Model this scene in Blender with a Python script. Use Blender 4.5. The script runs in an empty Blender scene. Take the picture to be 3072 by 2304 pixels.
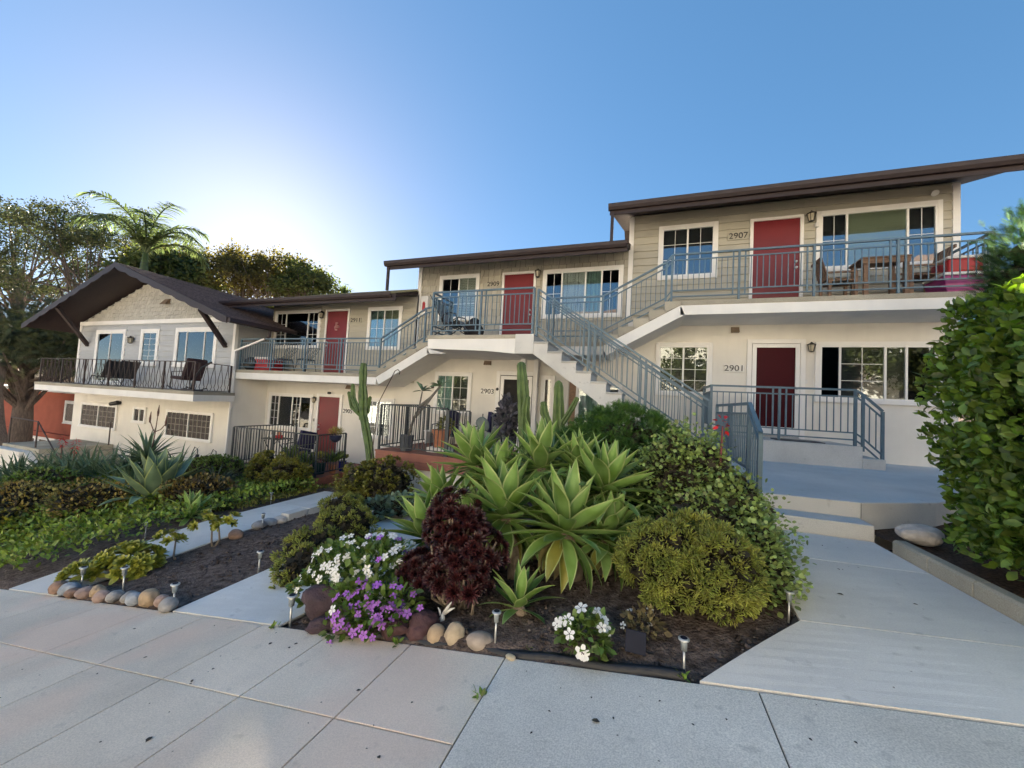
import bpy, bmesh, math, random
import numpy as np
from mathutils import Vector, Matrix
R = math.radians
rng = np.random.default_rng(7); random.seed(7)
S = bpy.context.scene; C = S.collection

# ---------------------------------------------------------------- camera, sky, sun, exposure
cam_d = bpy.data.cameras.new('camera'); cam = bpy.data.objects.new('camera', cam_d); C.objects.link(cam)
cam_d.sensor_width = 36.0; cam_d.lens = 36.0*1149/3072; cam_d.clip_start = 0.05; cam_d.clip_end = 2000
YAW, PITCH, ROLL = R(19.62), R(2.73), R(3.10)
_f = Vector((-math.sin(YAW)*math.cos(PITCH), math.cos(YAW)*math.cos(PITCH), math.sin(PITCH)))
_r0 = Vector((math.cos(YAW), math.sin(YAW), 0)); _u0 = _r0.cross(_f)
_r = _r0*math.cos(ROLL)+_u0*math.sin(ROLL); _u = _u0*math.cos(ROLL)-_r0*math.sin(ROLL)
cam.matrix_world = Matrix(((_r.x,_u.x,-_f.x,0),(_r.y,_u.y,-_f.y,0),(_r.z,_u.z,-_f.z,0),(0,0,0,1)))
S.camera = cam

SUN_AZ, SUN_EL = R(53.5), R(18.2)          # azimuth measured from +Y towards -X
W = bpy.data.worlds.new('World'); S.world = W; W.use_nodes = True
wn = W.node_tree.nodes; wl = W.node_tree.links
sky = wn.new('ShaderNodeTexSky'); sky.sky_type = 'NISHITA'; sky.sun_disc = False
sky.sun_elevation = SUN_EL; sky.sun_rotation = -SUN_AZ
sky.altitude = 2200; sky.air_density = 0.8; sky.dust_density = 1.0; sky.ozone_density = 1.6
wn['Background'].inputs['Strength'].default_value = 0.054
hs_ = wn.new('ShaderNodeHueSaturation'); hs_.inputs['Saturation'].default_value = 1.68
gm_ = wn.new('ShaderNodeGamma'); gm_.inputs['Gamma'].default_value = .52
wl.new(sky.outputs[0], gm_.inputs['Color']); wl.new(gm_.outputs[0], hs_.inputs['Color']); wl.new(hs_.outputs[0], wn['Background'].inputs['Color'])
sun_d = bpy.data.lights.new('sun', 'SUN'); sun_d.energy = 5.0; sun_d.angle = R(0.6); sun_d.color = (1.0, 0.89, 0.70)
sun = bpy.data.objects.new('sun', sun_d); C.objects.link(sun)
SV = Vector((-math.sin(SUN_AZ)*math.cos(SUN_EL), math.cos(SUN_AZ)*math.cos(SUN_EL), math.sin(SUN_EL)))
sun.rotation_euler = SV.to_track_quat('Z', 'Y').to_euler(); sun.location = (0, 0, 40)
S.view_settings.view_transform = 'Standard'; S.view_settings.look = 'None'
S.view_settings.exposure = 3.1; S.view_settings.gamma = 1.0; S.view_settings.use_curve_mapping = False
S.cycles.max_bounces = 8; S.cycles.transparent_max_bounces = 12; S.cycles.diffuse_bounces = 4
S.cycles.use_denoising = True; S.cycles.sample_clamp_indirect = 6.0
S.cycles.caustics_reflective = False; S.cycles.caustics_refractive = False

# ---------------------------------------------------------------- helpers
class MB:
    """collects polygons; build() makes them ONE mesh object"""
    def __init__(s): s.v = []; s.f = []; s.m = []
    def add(s, vs, fs, mi=0):
        b = len(s.v); s.v += [tuple(p) for p in vs]
        s.f += [tuple(b+i for i in f) for f in fs]; s.m += [mi]*len(fs); return s
    def box(s, x0, x1, y0, y1, z0, z1, mi=0):
        return s.add([(x0,y0,z0),(x1,y0,z0),(x1,y1,z0),(x0,y1,z0),(x0,y0,z1),(x1,y0,z1),(x1,y1,z1),(x0,y1,z1)],
                     [(3,2,1,0),(4,5,6,7),(0,1,5,4),(1,2,6,5),(2,3,7,6),(3,0,4,7)], mi)
    def prism(s, pts, a, b, axis='Y', mi=0):
        """polygon pts (2-D) pulled from a to b along axis"""
        n = len(pts)
        def P(p, t): return (p[0],t,p[1]) if axis == 'Y' else ((t,p[0],p[1]) if axis == 'X' else (p[0],p[1],t))
        vs = [P(p,a) for p in pts]+[P(p,b) for p in pts]
        fs = [tuple(range(n)), tuple(range(2*n-1, n-1, -1))]+[(i+n, (i+1) % n+n, (i+1) % n, i) for i in range(n)]
        return s.add(vs, fs, mi)
    def bar(s, p, q, w, h, up=(0,0,1), mi=0):
        p = Vector(p); q = Vector(q); d = (q-p).normalized(); u = Vector(up)
        if abs(d.dot(u)) > .98: u = Vector((0,1,0))
        a = d.cross(u).normalized()*w/2; b = a.cross(d).normalized()*h/2
        vs = [p-a-b,p+a-b,p+a+b,p-a+b,q-a-b,q+a-b,q+a+b,q-a+b]
        return s.add(vs, [(3,2,1,0),(4,5,6,7),(0,1,5,4),(1,2,6,5),(2,3,7,6),(3,0,4,7)], mi)
    def tube(s, pts, rad, seg=8, mi=0, star=0):
        pts = [Vector(p) for p in pts]; n = len(pts)
        if not hasattr(rad, '__len__'): rad = [rad]*n
        ref = None; rings = []
        for i, p in enumerate(pts):
            d = (pts[min(i+1,n-1)]-pts[max(i-1,0)]).normalized()
            if ref is None: ref = Vector((1,0,0)) if abs(d.x) < .8 else Vector((0,1,0))
            a = (ref-d*ref.dot(d)).normalized(); ref = a; b = d.cross(a); ring = []
            for k in range(seg):
                t = 2*math.pi*k/seg; r = rad[i]*(1 if not star else (1 if k % 2 == 0 else 1-star))
                ring.append(p+a*math.cos(t)*r+b*math.sin(t)*r)
            rings.append(ring)
        vs = [v for r in rings for v in r]; fs = []
        for i in range(n-1):
            for k in range(seg):
                fs.append((i*seg+k, i*seg+(k+1) % seg, (i+1)*seg+(k+1) % seg, (i+1)*seg+k))
        fs.append(tuple(range(seg-1,-1,-1))); fs.append(tuple((n-1)*seg+k for k in range(seg)))
        return s.add(vs, fs, mi)
    def lathe(s, c, prof, seg=16, mi=0):
        vs = []; fs = []; n = len(prof)
        for r, z in prof:
            for k in range(seg):
                t = 2*math.pi*k/seg; vs.append((c[0]+r*math.cos(t), c[1]+r*math.sin(t), c[2]+z))
        for i in range(n-1):
            for k in range(seg): fs.append((i*seg+k, i*seg+(k+1) % seg, (i+1)*seg+(k+1) % seg, (i+1)*seg+k))
        fs.append(tuple(range(seg-1,-1,-1))); fs.append(tuple((n-1)*seg+k for k in range(seg)))
        return s.add(vs, fs, mi)
    def mesh(s, name, mats, smooth=False):
        me = bpy.data.meshes.new(name); me.from_pydata(s.v, [], s.f)
        for m in (mats if isinstance(mats, (list, tuple)) else [mats]): me.materials.append(m)
        if any(s.m): me.polygons.foreach_set('material_index', s.m)
        if smooth: me.polygons.foreach_set('use_smooth', [True]*len(me.polygons))
        me.update(); return me
    def build(s, name, mats, parent=None, smooth=False, bevel=0):
        o = link(name, s.mesh(name, mats, smooth), parent)
        if bevel:
            b = o.modifiers.new('bevel', 'BEVEL'); b.width = bevel; b.segments = 2; b.limit_method = 'ANGLE'
        return o

ROOTLOC = {}
def attach(o, parent):
    if parent is None: return o
    o.parent = parent
    if parent.name in ROOTLOC: o.matrix_parent_inverse = Matrix.Translation(-ROOTLOC[parent.name])
    return o
def link(name, me, parent=None, M=None):
    o = bpy.data.objects.new(name, me); C.objects.link(o)
    if M is not None: o.matrix_basis = M
    return attach(o, parent)
def tag(o, label=None, cat=None, group=None, kind=None):
    if label: o['label'] = label
    if cat: o['category'] = cat
    if group: o['group'] = group
    if kind: o['kind'] = kind
    return o
def thing(name, label, cat, loc=(0,0,0), group=None):
    o = bpy.data.objects.new(name, None); C.objects.link(o); o.location = loc; o.empty_display_size = .2
    ROOTLOC[o.name] = Vector(loc); return tag(o, label, cat, group)
def struct(name, mb, m, smooth=False): return tag(mb.build(name, m, smooth=smooth), kind='structure')
def TRS(loc, rot=None, sc=(1,1,1)):
    M = Matrix.Translation(Vector(loc))
    if rot is not None: M = M @ rot.to_4x4()
    return M @ Matrix.Diagonal((sc[0], sc[1], sc[2], 1))
def rot_to(d, up=(0,0,1)):
    """rotation whose Z axis is d"""
    d = Vector(d).normalized(); u = Vector(up)
    if abs(d.dot(u)) > .99: u = Vector((0,1,0))
    x = u.cross(d).normalized(); y = d.cross(x)
    return Matrix(((x.x,y.x,d.x),(x.y,y.y,d.y),(x.z,y.z,d.z)))
_unit = {}
def unit_box(m):
    if m.name not in _unit:
        _unit[m.name] = MB().box(-.5,.5,-.5,.5,-.5,.5).mesh('unit_'+m.name, m)
    return _unit[m.name]
def bar_inst(name, m, p, q, w, h, parent):
    """box bar from p to q sharing one mesh"""
    p = Vector(p); q = Vector(q); d = q-p; L = d.length
    up = (0,0,1) if abs(d.normalized().z) < .95 else (0,1,0)
    return link(name, unit_box(m), parent, TRS((p+q)/2, rot_to(d, up), (w, h, L)))

# ---------------------------------------------------------------- materials
MATS = {}
def mat(name, col, rough=.6, var=.12, scale=4., bump=0., bscale=60., metal=0., spec=.5, objvar=0., col2=None,
        island=0., trans=0., detail=4., stretch=None, bdist=.02):
    m = bpy.data.materials.new(name); m.use_nodes = True; n = m.node_tree.nodes; l = m.node_tree.links
    b = n['Principled BSDF']; b.inputs['Roughness'].default_value = rough; b.inputs['Metallic'].default_value = metal
    b.inputs['Specular IOR Level'].default_value = spec
    g = n.new('ShaderNodeNewGeometry'); src = g.outputs['Position']
    if stretch:
        mp = n.new('ShaderNodeMapping'); mp.inputs['Scale'].default_value = stretch; l.new(src, mp.inputs['Vector']); src = mp.outputs[0]
    no = n.new('ShaderNodeTexNoise'); no.inputs['Scale'].default_value = scale; no.inputs['Detail'].default_value = detail
    l.new(src, no.inputs['Vector'])
    rp = n.new('ShaderNodeMapRange'); rp.inputs['From Min'].default_value = .3; rp.inputs['From Max'].default_value = .7
    l.new(no.outputs['Fac'], rp.inputs['Value'])
    mx = n.new('ShaderNodeMix'); mx.data_type = 'RGBA'
    lo = [c*(1-var) for c in col]; hi = [min(1, c*(1+var)) for c in col] if col2 is None else col2
    mx.inputs['A'].default_value = (*lo, 1); mx.inputs['B'].default_value = (*hi, 1)
    l.new(rp.outputs[0], mx.inputs['Factor']); out = mx.outputs['Result']
    for amt, node, sock in ((objvar, 'ShaderNodeObjectInfo', 'Random'), (island, None, None)):
        if amt:
            if node: r = n.new(node).outputs[sock]
            else: r = g.outputs['Random Per Island']
            mr = n.new('ShaderNodeMapRange'); mr.inputs['To Min'].default_value = 1-amt; mr.inputs['To Max'].default_value = 1+amt
            l.new(r, mr.inputs['Value'])
            hs = n.new('ShaderNodeHueSaturation'); l.new(mr.outputs[0], hs.inputs['Value']); l.new(out, hs.inputs['Color'])
            if island:
                mh = n.new('ShaderNodeMapRange'); mh.inputs['To Min'].default_value = .485; mh.inputs['To Max'].default_value = .515
                l.new(r, mh.inputs['Value']); l.new(mh.outputs[0], hs.inputs['Hue'])
            out = hs.outputs[0]
    l.new(out, b.inputs['Base Color'])
    if bump:
        nb = n.new('ShaderNodeTexNoise'); nb.inputs['Scale'].default_value = bscale; nb.inputs['Detail'].default_value = 5
        l.new(src, nb.inputs['Vector'])
        bp = n.new('ShaderNodeBump'); bp.inputs['Strength'].default_value = bump; bp.inputs['Distance'].default_value = bdist
        l.new(nb.outputs['Fac'], bp.inputs['Height']); l.new(bp.outputs[0], b.inputs['Normal'])
    if trans:
        t = n.new('ShaderNodeBsdfTranslucent'); ms = n.new('ShaderNodeMixShader'); ms.inputs[0].default_value = trans
        hs = n.new('ShaderNodeHueSaturation'); hs.inputs['Saturation'].default_value = 1.15; hs.inputs['Value'].default_value = 1.3
        l.new(out, hs.inputs['Color']); l.new(hs.outputs[0], t.inputs['Color'])
        l.new(b.outputs[0], ms.inputs[1]); l.new(t.outputs[0], ms.inputs[2]); l.new(ms.outputs[0], n['Material Output'].inputs['Surface'])
    MATS[name] = m; return m
def concrete(name, col, speck=.25, stain=.2, pink=0., scale=1.2):
    """poured concrete: broad stains, fine speckle, light broom bump"""
    m = mat(name, col, rough=.9, var=stain, scale=scale, bump=.35, bscale=220, bdist=.004, spec=.08, objvar=.10, detail=6)
    n = m.node_tree.nodes; l = m.node_tree.links; b = n['Principled BSDF']; src = n['Geometry'].outputs['Position']
    base = b.inputs['Base Color'].links[0].from_socket
    sp = n.new('ShaderNodeTexNoise'); sp.inputs['Scale'].default_value = 130; sp.inputs['Detail'].default_value = 3; l.new(src, sp.inputs['Vector'])
    mr = n.new('ShaderNodeMapRange'); mr.inputs['From Min'].default_value = .32; mr.inputs['From Max'].default_value = .68
    mr.inputs['To Min'].default_value = 1-speck; mr.inputs['To Max'].default_value = 1+speck; l.new(sp.outputs['Fac'], mr.inputs['Value'])
    mu = n.new('ShaderNodeMix'); mu.data_type = 'RGBA'; mu.blend_type = 'MULTIPLY'; mu.inputs['Factor'].default_value = 1
    l.new(base, mu.inputs['A']); l.new(mr.outputs[0], mu.inputs['B']); out = mu.outputs['Result']
    dk = n.new('ShaderNodeTexNoise'); dk.inputs['Scale'].default_value = 9; dk.inputs['Detail'].default_value = 5; l.new(src, dk.inputs['Vector'])
    md = n.new('ShaderNodeMapRange'); md.inputs['From Min'].default_value = .64; md.inputs['From Max'].default_value = .74
    md.inputs['To Min'].default_value = 0; md.inputs['To Max'].default_value = .35; l.new(dk.outputs['Fac'], md.inputs['Value'])
    m2 = n.new('ShaderNodeMix'); m2.data_type = 'RGBA'; m2.inputs['B'].default_value = (col[0]*.45, col[1]*.45, col[2]*.45, 1)
    l.new(md.outputs[0], m2.inputs['Factor']); l.new(out, m2.inputs['A']); out = m2.outputs['Result']
    bl = n.new('ShaderNodeTexNoise'); bl.inputs['Scale'].default_value = 2.3; bl.inputs['Detail'].default_value = 7; bl.inputs['Roughness'].default_value = .65; l.new(src, bl.inputs['Vector'])
    mb_ = n.new('ShaderNodeMapRange'); mb_.inputs['From Min'].default_value = .52; mb_.inputs['From Max'].default_value = .72
    mb_.inputs['To Min'].default_value = 0; mb_.inputs['To Max'].default_value = .14+speck*.45; l.new(bl.outputs['Fac'], mb_.inputs['Value'])
    m4 = n.new('ShaderNodeMix'); m4.data_type = 'RGBA'; m4.inputs['B'].default_value = (col[0]*.55, col[1]*.57, col[2]*.60, 1)
    l.new(mb_.outputs[0], m4.inputs['Factor']); l.new(out, m4.inputs['A']); out = m4.outputs['Result']
    vo = n.new('ShaderNodeTexVoronoi'); vo.inputs['Scale'].default_value = 11; l.new(src, vo.inputs['Vector'])
    mv = n.new('ShaderNodeMapRange'); mv.inputs['From Min'].default_value = .035; mv.inputs['From Max'].default_value = .075
    mv.inputs['To Min'].default_value = .55; mv.inputs['To Max'].default_value = 0; l.new(vo.outputs['Distance'], mv.inputs['Value'])
    mk = n.new('ShaderNodeMath'); mk.operation = 'MULTIPLY'; l.new(mv.outputs[0], mk.inputs[0]); l.new(mb_.outputs[0], mk.inputs[1])
    m5 = n.new('ShaderNodeMix'); m5.data_type = 'RGBA'; m5.inputs['B'].default_value = (.05, .045, .04, 1)
    l.new(mk.outputs[0], m5.inputs['Factor']); l.new(out, m5.inputs['A']); out = m5.outputs['Result']
    if pink:
        pk = n.new('ShaderNodeTexNoise'); pk.inputs['Scale'].default_value = .9; pk.inputs['Detail'].default_value = 2; l.new(src, pk.inputs['Vector'])
        mp = n.new('ShaderNodeMapRange'); mp.inputs['From Min'].default_value = .47; mp.inputs['From Max'].default_value = .6
        mp.inputs['To Max'].default_value = pink; l.new(pk.outputs['Fac'], mp.inputs['Value'])
        m3 = n.new('ShaderNodeMix'); m3.data_type = 'RGBA'; m3.inputs['B'].default_value = (col[0]*1.12, col[1]*.88, col[2]*.82, 1)
        l.new(mp.outputs[0], m3.inputs['Factor']); l.new(out, m3.inputs['A']); out = m3.outputs['Result']
    l.new(out, b.inputs['Base Color']); return m

STUCCO = mat('stucco_white', (.79,.765,.71), .9, .05, 1.5, bump=.5, bscale=70, bdist=.01, spec=.2)
STUCCO2 = mat('stucco_band', (.84,.83,.80), .9, .05, 1.5, bump=.4, bscale=80, bdist=.008, spec=.2)
SOFFIT = mat('stucco_soffit', (.62,.61,.59), .9, .06, 1.5, bump=.3, bscale=70, bdist=.008, spec=.2)
def streaks(m, amt=.05):
    """rain streaks and patchy repainting on a plastered wall"""
    n = m.node_tree.nodes; l = m.node_tree.links; b = n['Principled BSDF']; src = n['Geometry'].outputs['Position']
    base = b.inputs['Base Color'].links[0].from_socket; out = base
    for sc, vec, lo, hi, a in ((1., (5.,5.,.35), .52, .75, amt), (1., (.9,.9,1.3), .50, .62, amt*.5)):
        mp = n.new('ShaderNodeMapping'); mp.inputs['Scale'].default_value = vec; l.new(src, mp.inputs['Vector'])
        no = n.new('ShaderNodeTexNoise'); no.inputs['Scale'].default_value = sc; no.inputs['Detail'].default_value = 6; l.new(mp.outputs[0], no.inputs['Vector'])
        mr = n.new('ShaderNodeMapRange'); mr.inputs['From Min'].default_value = lo; mr.inputs['From Max'].default_value = hi; mr.inputs['To Min'].default_value = 1; mr.inputs['To Max'].default_value = 1-a
        l.new(no.outputs['Fac'], mr.inputs['Value'])
        mu = n.new('ShaderNodeMix'); mu.data_type = 'RGBA'; mu.blend_type = 'MULTIPLY'; mu.inputs['Factor'].default_value = 1
        l.new(out, mu.inputs['A']); l.new(mr.outputs[0], mu.inputs['B']); out = mu.outputs['Result']
    l.new(out, b.inputs['Base Color'])
for _m in (STUCCO, STUCCO2, SOFFIT): streaks(_m)
TAN = mat('siding_tan', (.46,.44,.375), .7, .06, 3, bump=.15, bscale=90, objvar=.05, spec=.3, stretch=(1,1,8))
TAN_SKYLIT = mat('siding_skylit', (.46,.48,.50), .7, .06, 3, bump=.15, bscale=90, objvar=.05, spec=.3, stretch=(1,1,8))  # same siding paint with cool sky light put into the colour
SHAKE = mat('shake_tan', (.46,.435,.37), .8, .08, 5, bump=.3, bscale=60, objvar=.09, spec=.25, stretch=(6,1,1))
SHAKE_G = mat('shake_pale', (.50,.49,.45), .8, .08, 5, bump=.3, bscale=60, objvar=.10, spec=.25, stretch=(6,1,1))
TRIM = mat('trim_white', (.84,.83,.81), .5, .03, 4, spec=.4)
VINYL = mat('vinyl_white', (.84,.84,.83), .35, .02, 4)
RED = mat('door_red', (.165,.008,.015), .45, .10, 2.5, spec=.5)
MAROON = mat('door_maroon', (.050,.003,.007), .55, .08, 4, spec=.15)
DARK = mat('interior_dark', (.012,.011,.011), .8, .1, 3)
BROWN = mat('fascia_brown', (.030,.018,.019), .55, .15, 5, bump=.1, bscale=50)
BROWN2 = mat('soffit_brown', (.032,.020,.020), .7, .15, 5, bump=.15, bscale=40, stretch=(1,6,1))
SUBST = mat('gap_shade_sheathing', (.13,.115,.10), .9, .1, 5)  # dark backing colour stands in for shade in the gaps between shakes
MUNT = mat('muntin_beige', (.36,.34,.29), .5, .05, 5)
SHINGLE = mat('roof_shingle', (.13,.094,.086), .95, .35, 14, bump=.6, bscale=120, objvar=.12, spec=.15)
SHINGLE2 = mat('roof_shingle_lichen', (.17,.155,.11), .95, .3, 9, bump=.6, bscale=120, objvar=.12, spec=.15, col2=(.26,.25,.15))
RAIL = mat('rail_blue_grey', (.095,.16,.21), .45, .12, 12, spec=.5, objvar=.04)
IRON = mat('iron_dark', (.035,.045,.052), .5, .2, 12, spec=.5, objvar=.05)
IRONB = mat('iron_brown', (.055,.038,.035), .55, .2, 12, spec=.4, objvar=.05)
BLACK = mat('black_metal', (.018,.018,.020), .45, .2, 8)
CONC = concrete('concrete_step', (.62,.615,.59), .10, .12)
CONC_T = concrete('concrete_tan', (.40,.37,.30), .15, .18)
WALKM = concrete('concrete_walk', (.72,.71,.68), .06, .09)
SIDEM = concrete('concrete_sidewalk', (.78,.68,.56), .14, .12, pink=.4)
SIDEM2 = concrete('concrete_sidewalk_grey', (.73,.68,.60), .20, .15)
JOINT = mat('joint_dirt', (.07,.065,.06), .95, .3, 30)
SOIL = mat('soil', (.135,.10,.083), 1., .5, 14, bump=1., bscale=45, bdist=.03, col2=(.21,.165,.145), spec=.1)
MULCH = mat('mulch', (.12,.075,.05), 1., .5, 40, bump=1., bscale=70, bdist=.03, col2=(.19,.12,.08), spec=.1)
DECKW = mat('deck_red', (.27,.105,.075), .6, .15, 4, bump=.15, bscale=40, objvar=.10, stretch=(1,6,6))
WOOD = mat('wood_weathered', (.24,.15,.10), .7, .25, 6, bump=.3, bscale=40, objvar=.12, stretch=(2,2,8))
def glass(name, tint=(.9,.95,.95), gloss=.35):
    m = bpy.data.materials.new(name); m.use_nodes = True; n = m.node_tree.nodes; l = m.node_tree.links
    n.remove(n['Principled BSDF'])
    t = n.new('ShaderNodeBsdfTransparent'); t.inputs[0].default_value = (*tint, 1)
    g = n.new('ShaderNodeBsdfGlossy'); g.inputs['Roughness'].default_value = .015; g.inputs['Color'].default_value = (.95,.98,1,1)
    no = n.new('ShaderNodeTexNoise'); no.inputs['Scale'].default_value = 1.3
    ge = n.new('ShaderNodeNewGeometry'); l.new(ge.outputs['Position'], no.inputs['Vector'])
    bp = n.new('ShaderNodeBump'); bp.inputs['Strength'].default_value = .06; bp.inputs['Distance'].default_value = .05
    l.new(no.outputs['Fac'], bp.inputs['Height']); l.new(bp.outputs[0], g.inputs['Normal'])
    fr = n.new('ShaderNodeFresnel'); fr.inputs['IOR'].default_value = 1.5
    ad = n.new('ShaderNodeMath'); ad.operation = 'MULTIPLY_ADD'; ad.inputs[1].default_value = 1.0; ad.inputs[2].default_value = gloss-.04
    ad.use_clamp = True; l.new(fr.outputs[0], ad.inputs[0])
    mx = n.new('ShaderNodeMixShader'); l.new(ad.outputs[0], mx.inputs[0]); l.new(t.outputs[0], mx.inputs[1]); l.new(g.outputs[0], mx.inputs[2])
    l.new(mx.outputs[0], n['Material Output'].inputs['Surface']); return m
GLASS = glass('window_glass', gloss=.075)
GLASS_U = glass('window_glass_upper', gloss=.17)
GLASS_S = glass('screened_glass', (.40,.45,.52), .05)
BLIND = mat('blind_pale', (.62,.62,.54), .7, .06, 3)
BLIND_O = mat('blind_olive', (.42,.44,.30), .7, .06, 3)
CURT = mat('curtain_teal', (.24,.36,.33), .8, .2, 30, stretch=(3,1,.2))
CURT_W = mat('curtain_white', (.60,.62,.60), .8, .12, 25, stretch=(3,1,.2))
ROOM = mat('room_dark', (.035,.035,.04), .8, .3, 3)
ROOM_W = mat('room_warm', (.14,.09,.06), .8, .4, 3)
NAVY = mat('cushion_navy', (.012,.012,.06), .8, .2, 10)
STEEL = mat('steel_pale', (.55,.56,.55), .35, .1, 10, metal=.6)
PLASTW = mat('plastic_white', (.75,.75,.74), .4, .05, 5)
LAMPG = mat('lantern_glass', (.55,.50,.38), .2, .2, 10)
TERRA = mat('terracotta', (.42,.17,.09), .8, .15, 8, bump=.2, bscale=50)
# ================================================================ SETTING: ground, sidewalk, walks, entry platform
YE = 2.58                                             # house-side edge of the sidewalk
def zs(x, y): return -1.566+.142*max(-60, min(x, 45))-.024*max(min(y, YE), -3)
_bx = [-60,-30,-23,-14.5,-12,-8.4,-6.4,-4.4,-3.0,-1.5,0,1.2,1.3,2.3,6,12,45]
_bz = [-9.0,-5.4,-4.1,-3.05,-2.95,-2.85,-2.6,-2.35,-2.25,-1.75,-1.45,-1.30,-1.38,-1.36,-1.2,-.3,4.5]
def zb(x): return float(np.interp(x, _bx, _bz))
def smooth(t): t = max(0, min(1, t)); return t*t*(3-2*t)
def zA(x, y): t = min(1, (y-YE)/1.5); return zs(x,YE)*(1-t)+(-2.20+.03*(x+3.7))*t+.004
def zB(x, y): t = min(1, (y-YE)/2.2); return zs(x,YE)*(1-t)+(-2.43+.03*(x+6.4))*t+.004
def zR(x, y): t = max(0, min(1, (y-YE)/2.55)); return zs(x,YE)*(1-t)**1.3-1.26*(1-(1-t)**1.3)+.004
def G(x, y):
    """ground height of the planted slope"""
    if y <= YE: return zs(x, y)-.03
    t = smooth((y-YE)/5.5); z = (zs(x, YE)-.03)*(1-t)+zb(x)*t
    if y > 8.6: return z
    if x < -7.5:
        d = min(1, (-7.5-x)/1.6); z += .26*math.sin(math.pi*min(1, (y-YE)/7.5))*d
        return z*smooth(d)+(zB(-7.5,y)-.025)*(1-smooth(d))
    if x < 1.5:
        xl_ = float(np.interp(y, [YE,3.27,3.6,5.2], [.33,1.05,1.06,1.25]))
        m = .5*(xl_-2.95)
        zz = float(np.interp(x, [-7.5,-6.4,-5.4,-4.36,-2.95,m,xl_,9], [zB(-7.5,y)-.04,zB(-6.4,y)-.03,.5*(zB(-6.4,y)+zA(-4.36,y))+.03,zA(-4.36,y)-.03,zA(-2.95,y)-.04,.5*(zA(-2.95,y)+zR(xl_,y))+.05,zR(xl_,y)-.05,zR(xl_,y)-.25]))
        return zz
    return min(z, zR(1.8,y)-.2)
def gz(x, y): return G(x, y)+.02*math.sin(7.1*x+3*y)*math.sin(5.3*y-2*x)
# one sheet to the horizon, finer near the garden
xs = sorted(set(np.round(np.concatenate([np.linspace(-400,-60,8), np.linspace(-60,-26,12), np.linspace(-26,8,120), np.linspace(8,45,14), np.linspace(45,400,8)]), 3)))
ys = sorted(set(np.round(np.concatenate([np.linspace(-300,-30,8), np.linspace(-30,-4,10), np.linspace(-4,2.5,8), [YE], np.linspace(2.62,12,70), np.linspace(12,40,10), np.linspace(40,400,8)]), 3)))
g = MB(); nx = len(xs)
g.v = [(x, y, (gz(x,y) if YE < y < 12 else G(x,y))-(.12 if y < 2.5 else 0)) for y in ys for x in xs]
g.f = [(j*nx+i, j*nx+i+1, (j+1)*nx+i+1, (j+1)*nx+i) for j in range(len(ys)-1) for i in range(nx-1)]; g.m = [0]*len(g.f)
struct('ground', g, SOIL, smooth=True)

def slab_mesh(xa, xb, ya, yb, zf, th=.08, gap=.0045, name='slab', m=None, parent=None):
    mb = MB(); xa += gap; xb -= gap; ya += gap; yb -= gap; e = .0022
    P = [(xa,ya),(xb,ya),(xb,yb),(xa,yb)]; Q = [(xa+e,ya+e),(xb-e,ya+e),(xb-e,yb-e),(xa+e,yb-e)]
    vs = [(x,y,zf(x,y)-th) for x,y in P]+[(x,y,zf(x,y)-e) for x,y in P]+[(x,y,zf(x,y)) for x,y in Q]
    fs = [(8,9,10,11)]+[(4+i,4+(i+1)%4,8+(i+1)%4,8+i) for i in range(4)]+[(i,(i+1)%4,4+(i+1)%4,4+i) for i in range(4)]
    return mb.add(vs, fs).build(name, m, parent)
# sidewalk: base strip in the joints, every slab a piece
sw = MB()
for xa in np.arange(-30, 12, 3.0): sw.add([(xa,-.5,zs(xa,-.5)-.012),(xa+3,-.5,zs(xa+3,-.5)-.012),(xa+3,YE,zs(xa+3,YE)-.012),(xa,YE,zs(xa,YE)-.012)],[(0,1,2,3)])
sidewalk = struct('sidewalk', sw, JOINT)
for k in range(1, 36):
    for ya, yb in ((YE-.755,YE),(YE-1.51,YE-.755),(YE-2.4,YE-1.51)):
        slab_mesh(-.86-.752*k, -.86-.752*(k-1), ya, yb, zs, m=SIDEM, parent=sidewalk)
for xa, xb in ((-.86,.64),(.64,2.1),(2.1,3.6),(3.6,5.1),(5.1,6.6)):
    slab_mesh(xa, xb, YE-2.4, YE, zs, m=SIDEM2, parent=sidewalk)
# street, kerb and the far pavement behind the camera
st = MB(); kb = MB(); fp = MB()
for xa in np.arange(-60, 45, 5.0):
    q = lambda y0, y1, dz: [(xa,y0,zs(xa,0)+dz),(xa+5,y0,zs(xa+5,0)+dz),(xa+5,y1,zs(xa+5,0)+dz),(xa,y1,zs(xa,0)+dz)]
    st.add(q(-9.5,-1.0,-.16),[(0,1,2,3)]); fp.add(q(-11.5,-9.65,0),[(0,1,2,3)])
    for y0, y1 in ((-1.0,-.5),(-9.65,-9.5)):
        a = q(y0,y1,.0); b = q(y0,y1,-.3); kb.add(a+b,[(0,1,2,3),(4,5,1,0),(6,7,3,2)])
struct('road', st, mat('road_concrete', (.36,.35,.33), .9, .15, 3, bump=.4, bscale=150)); struct('kerb', kb, SIDEM2); struct('far_pavement', fp, SIDEM)

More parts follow.
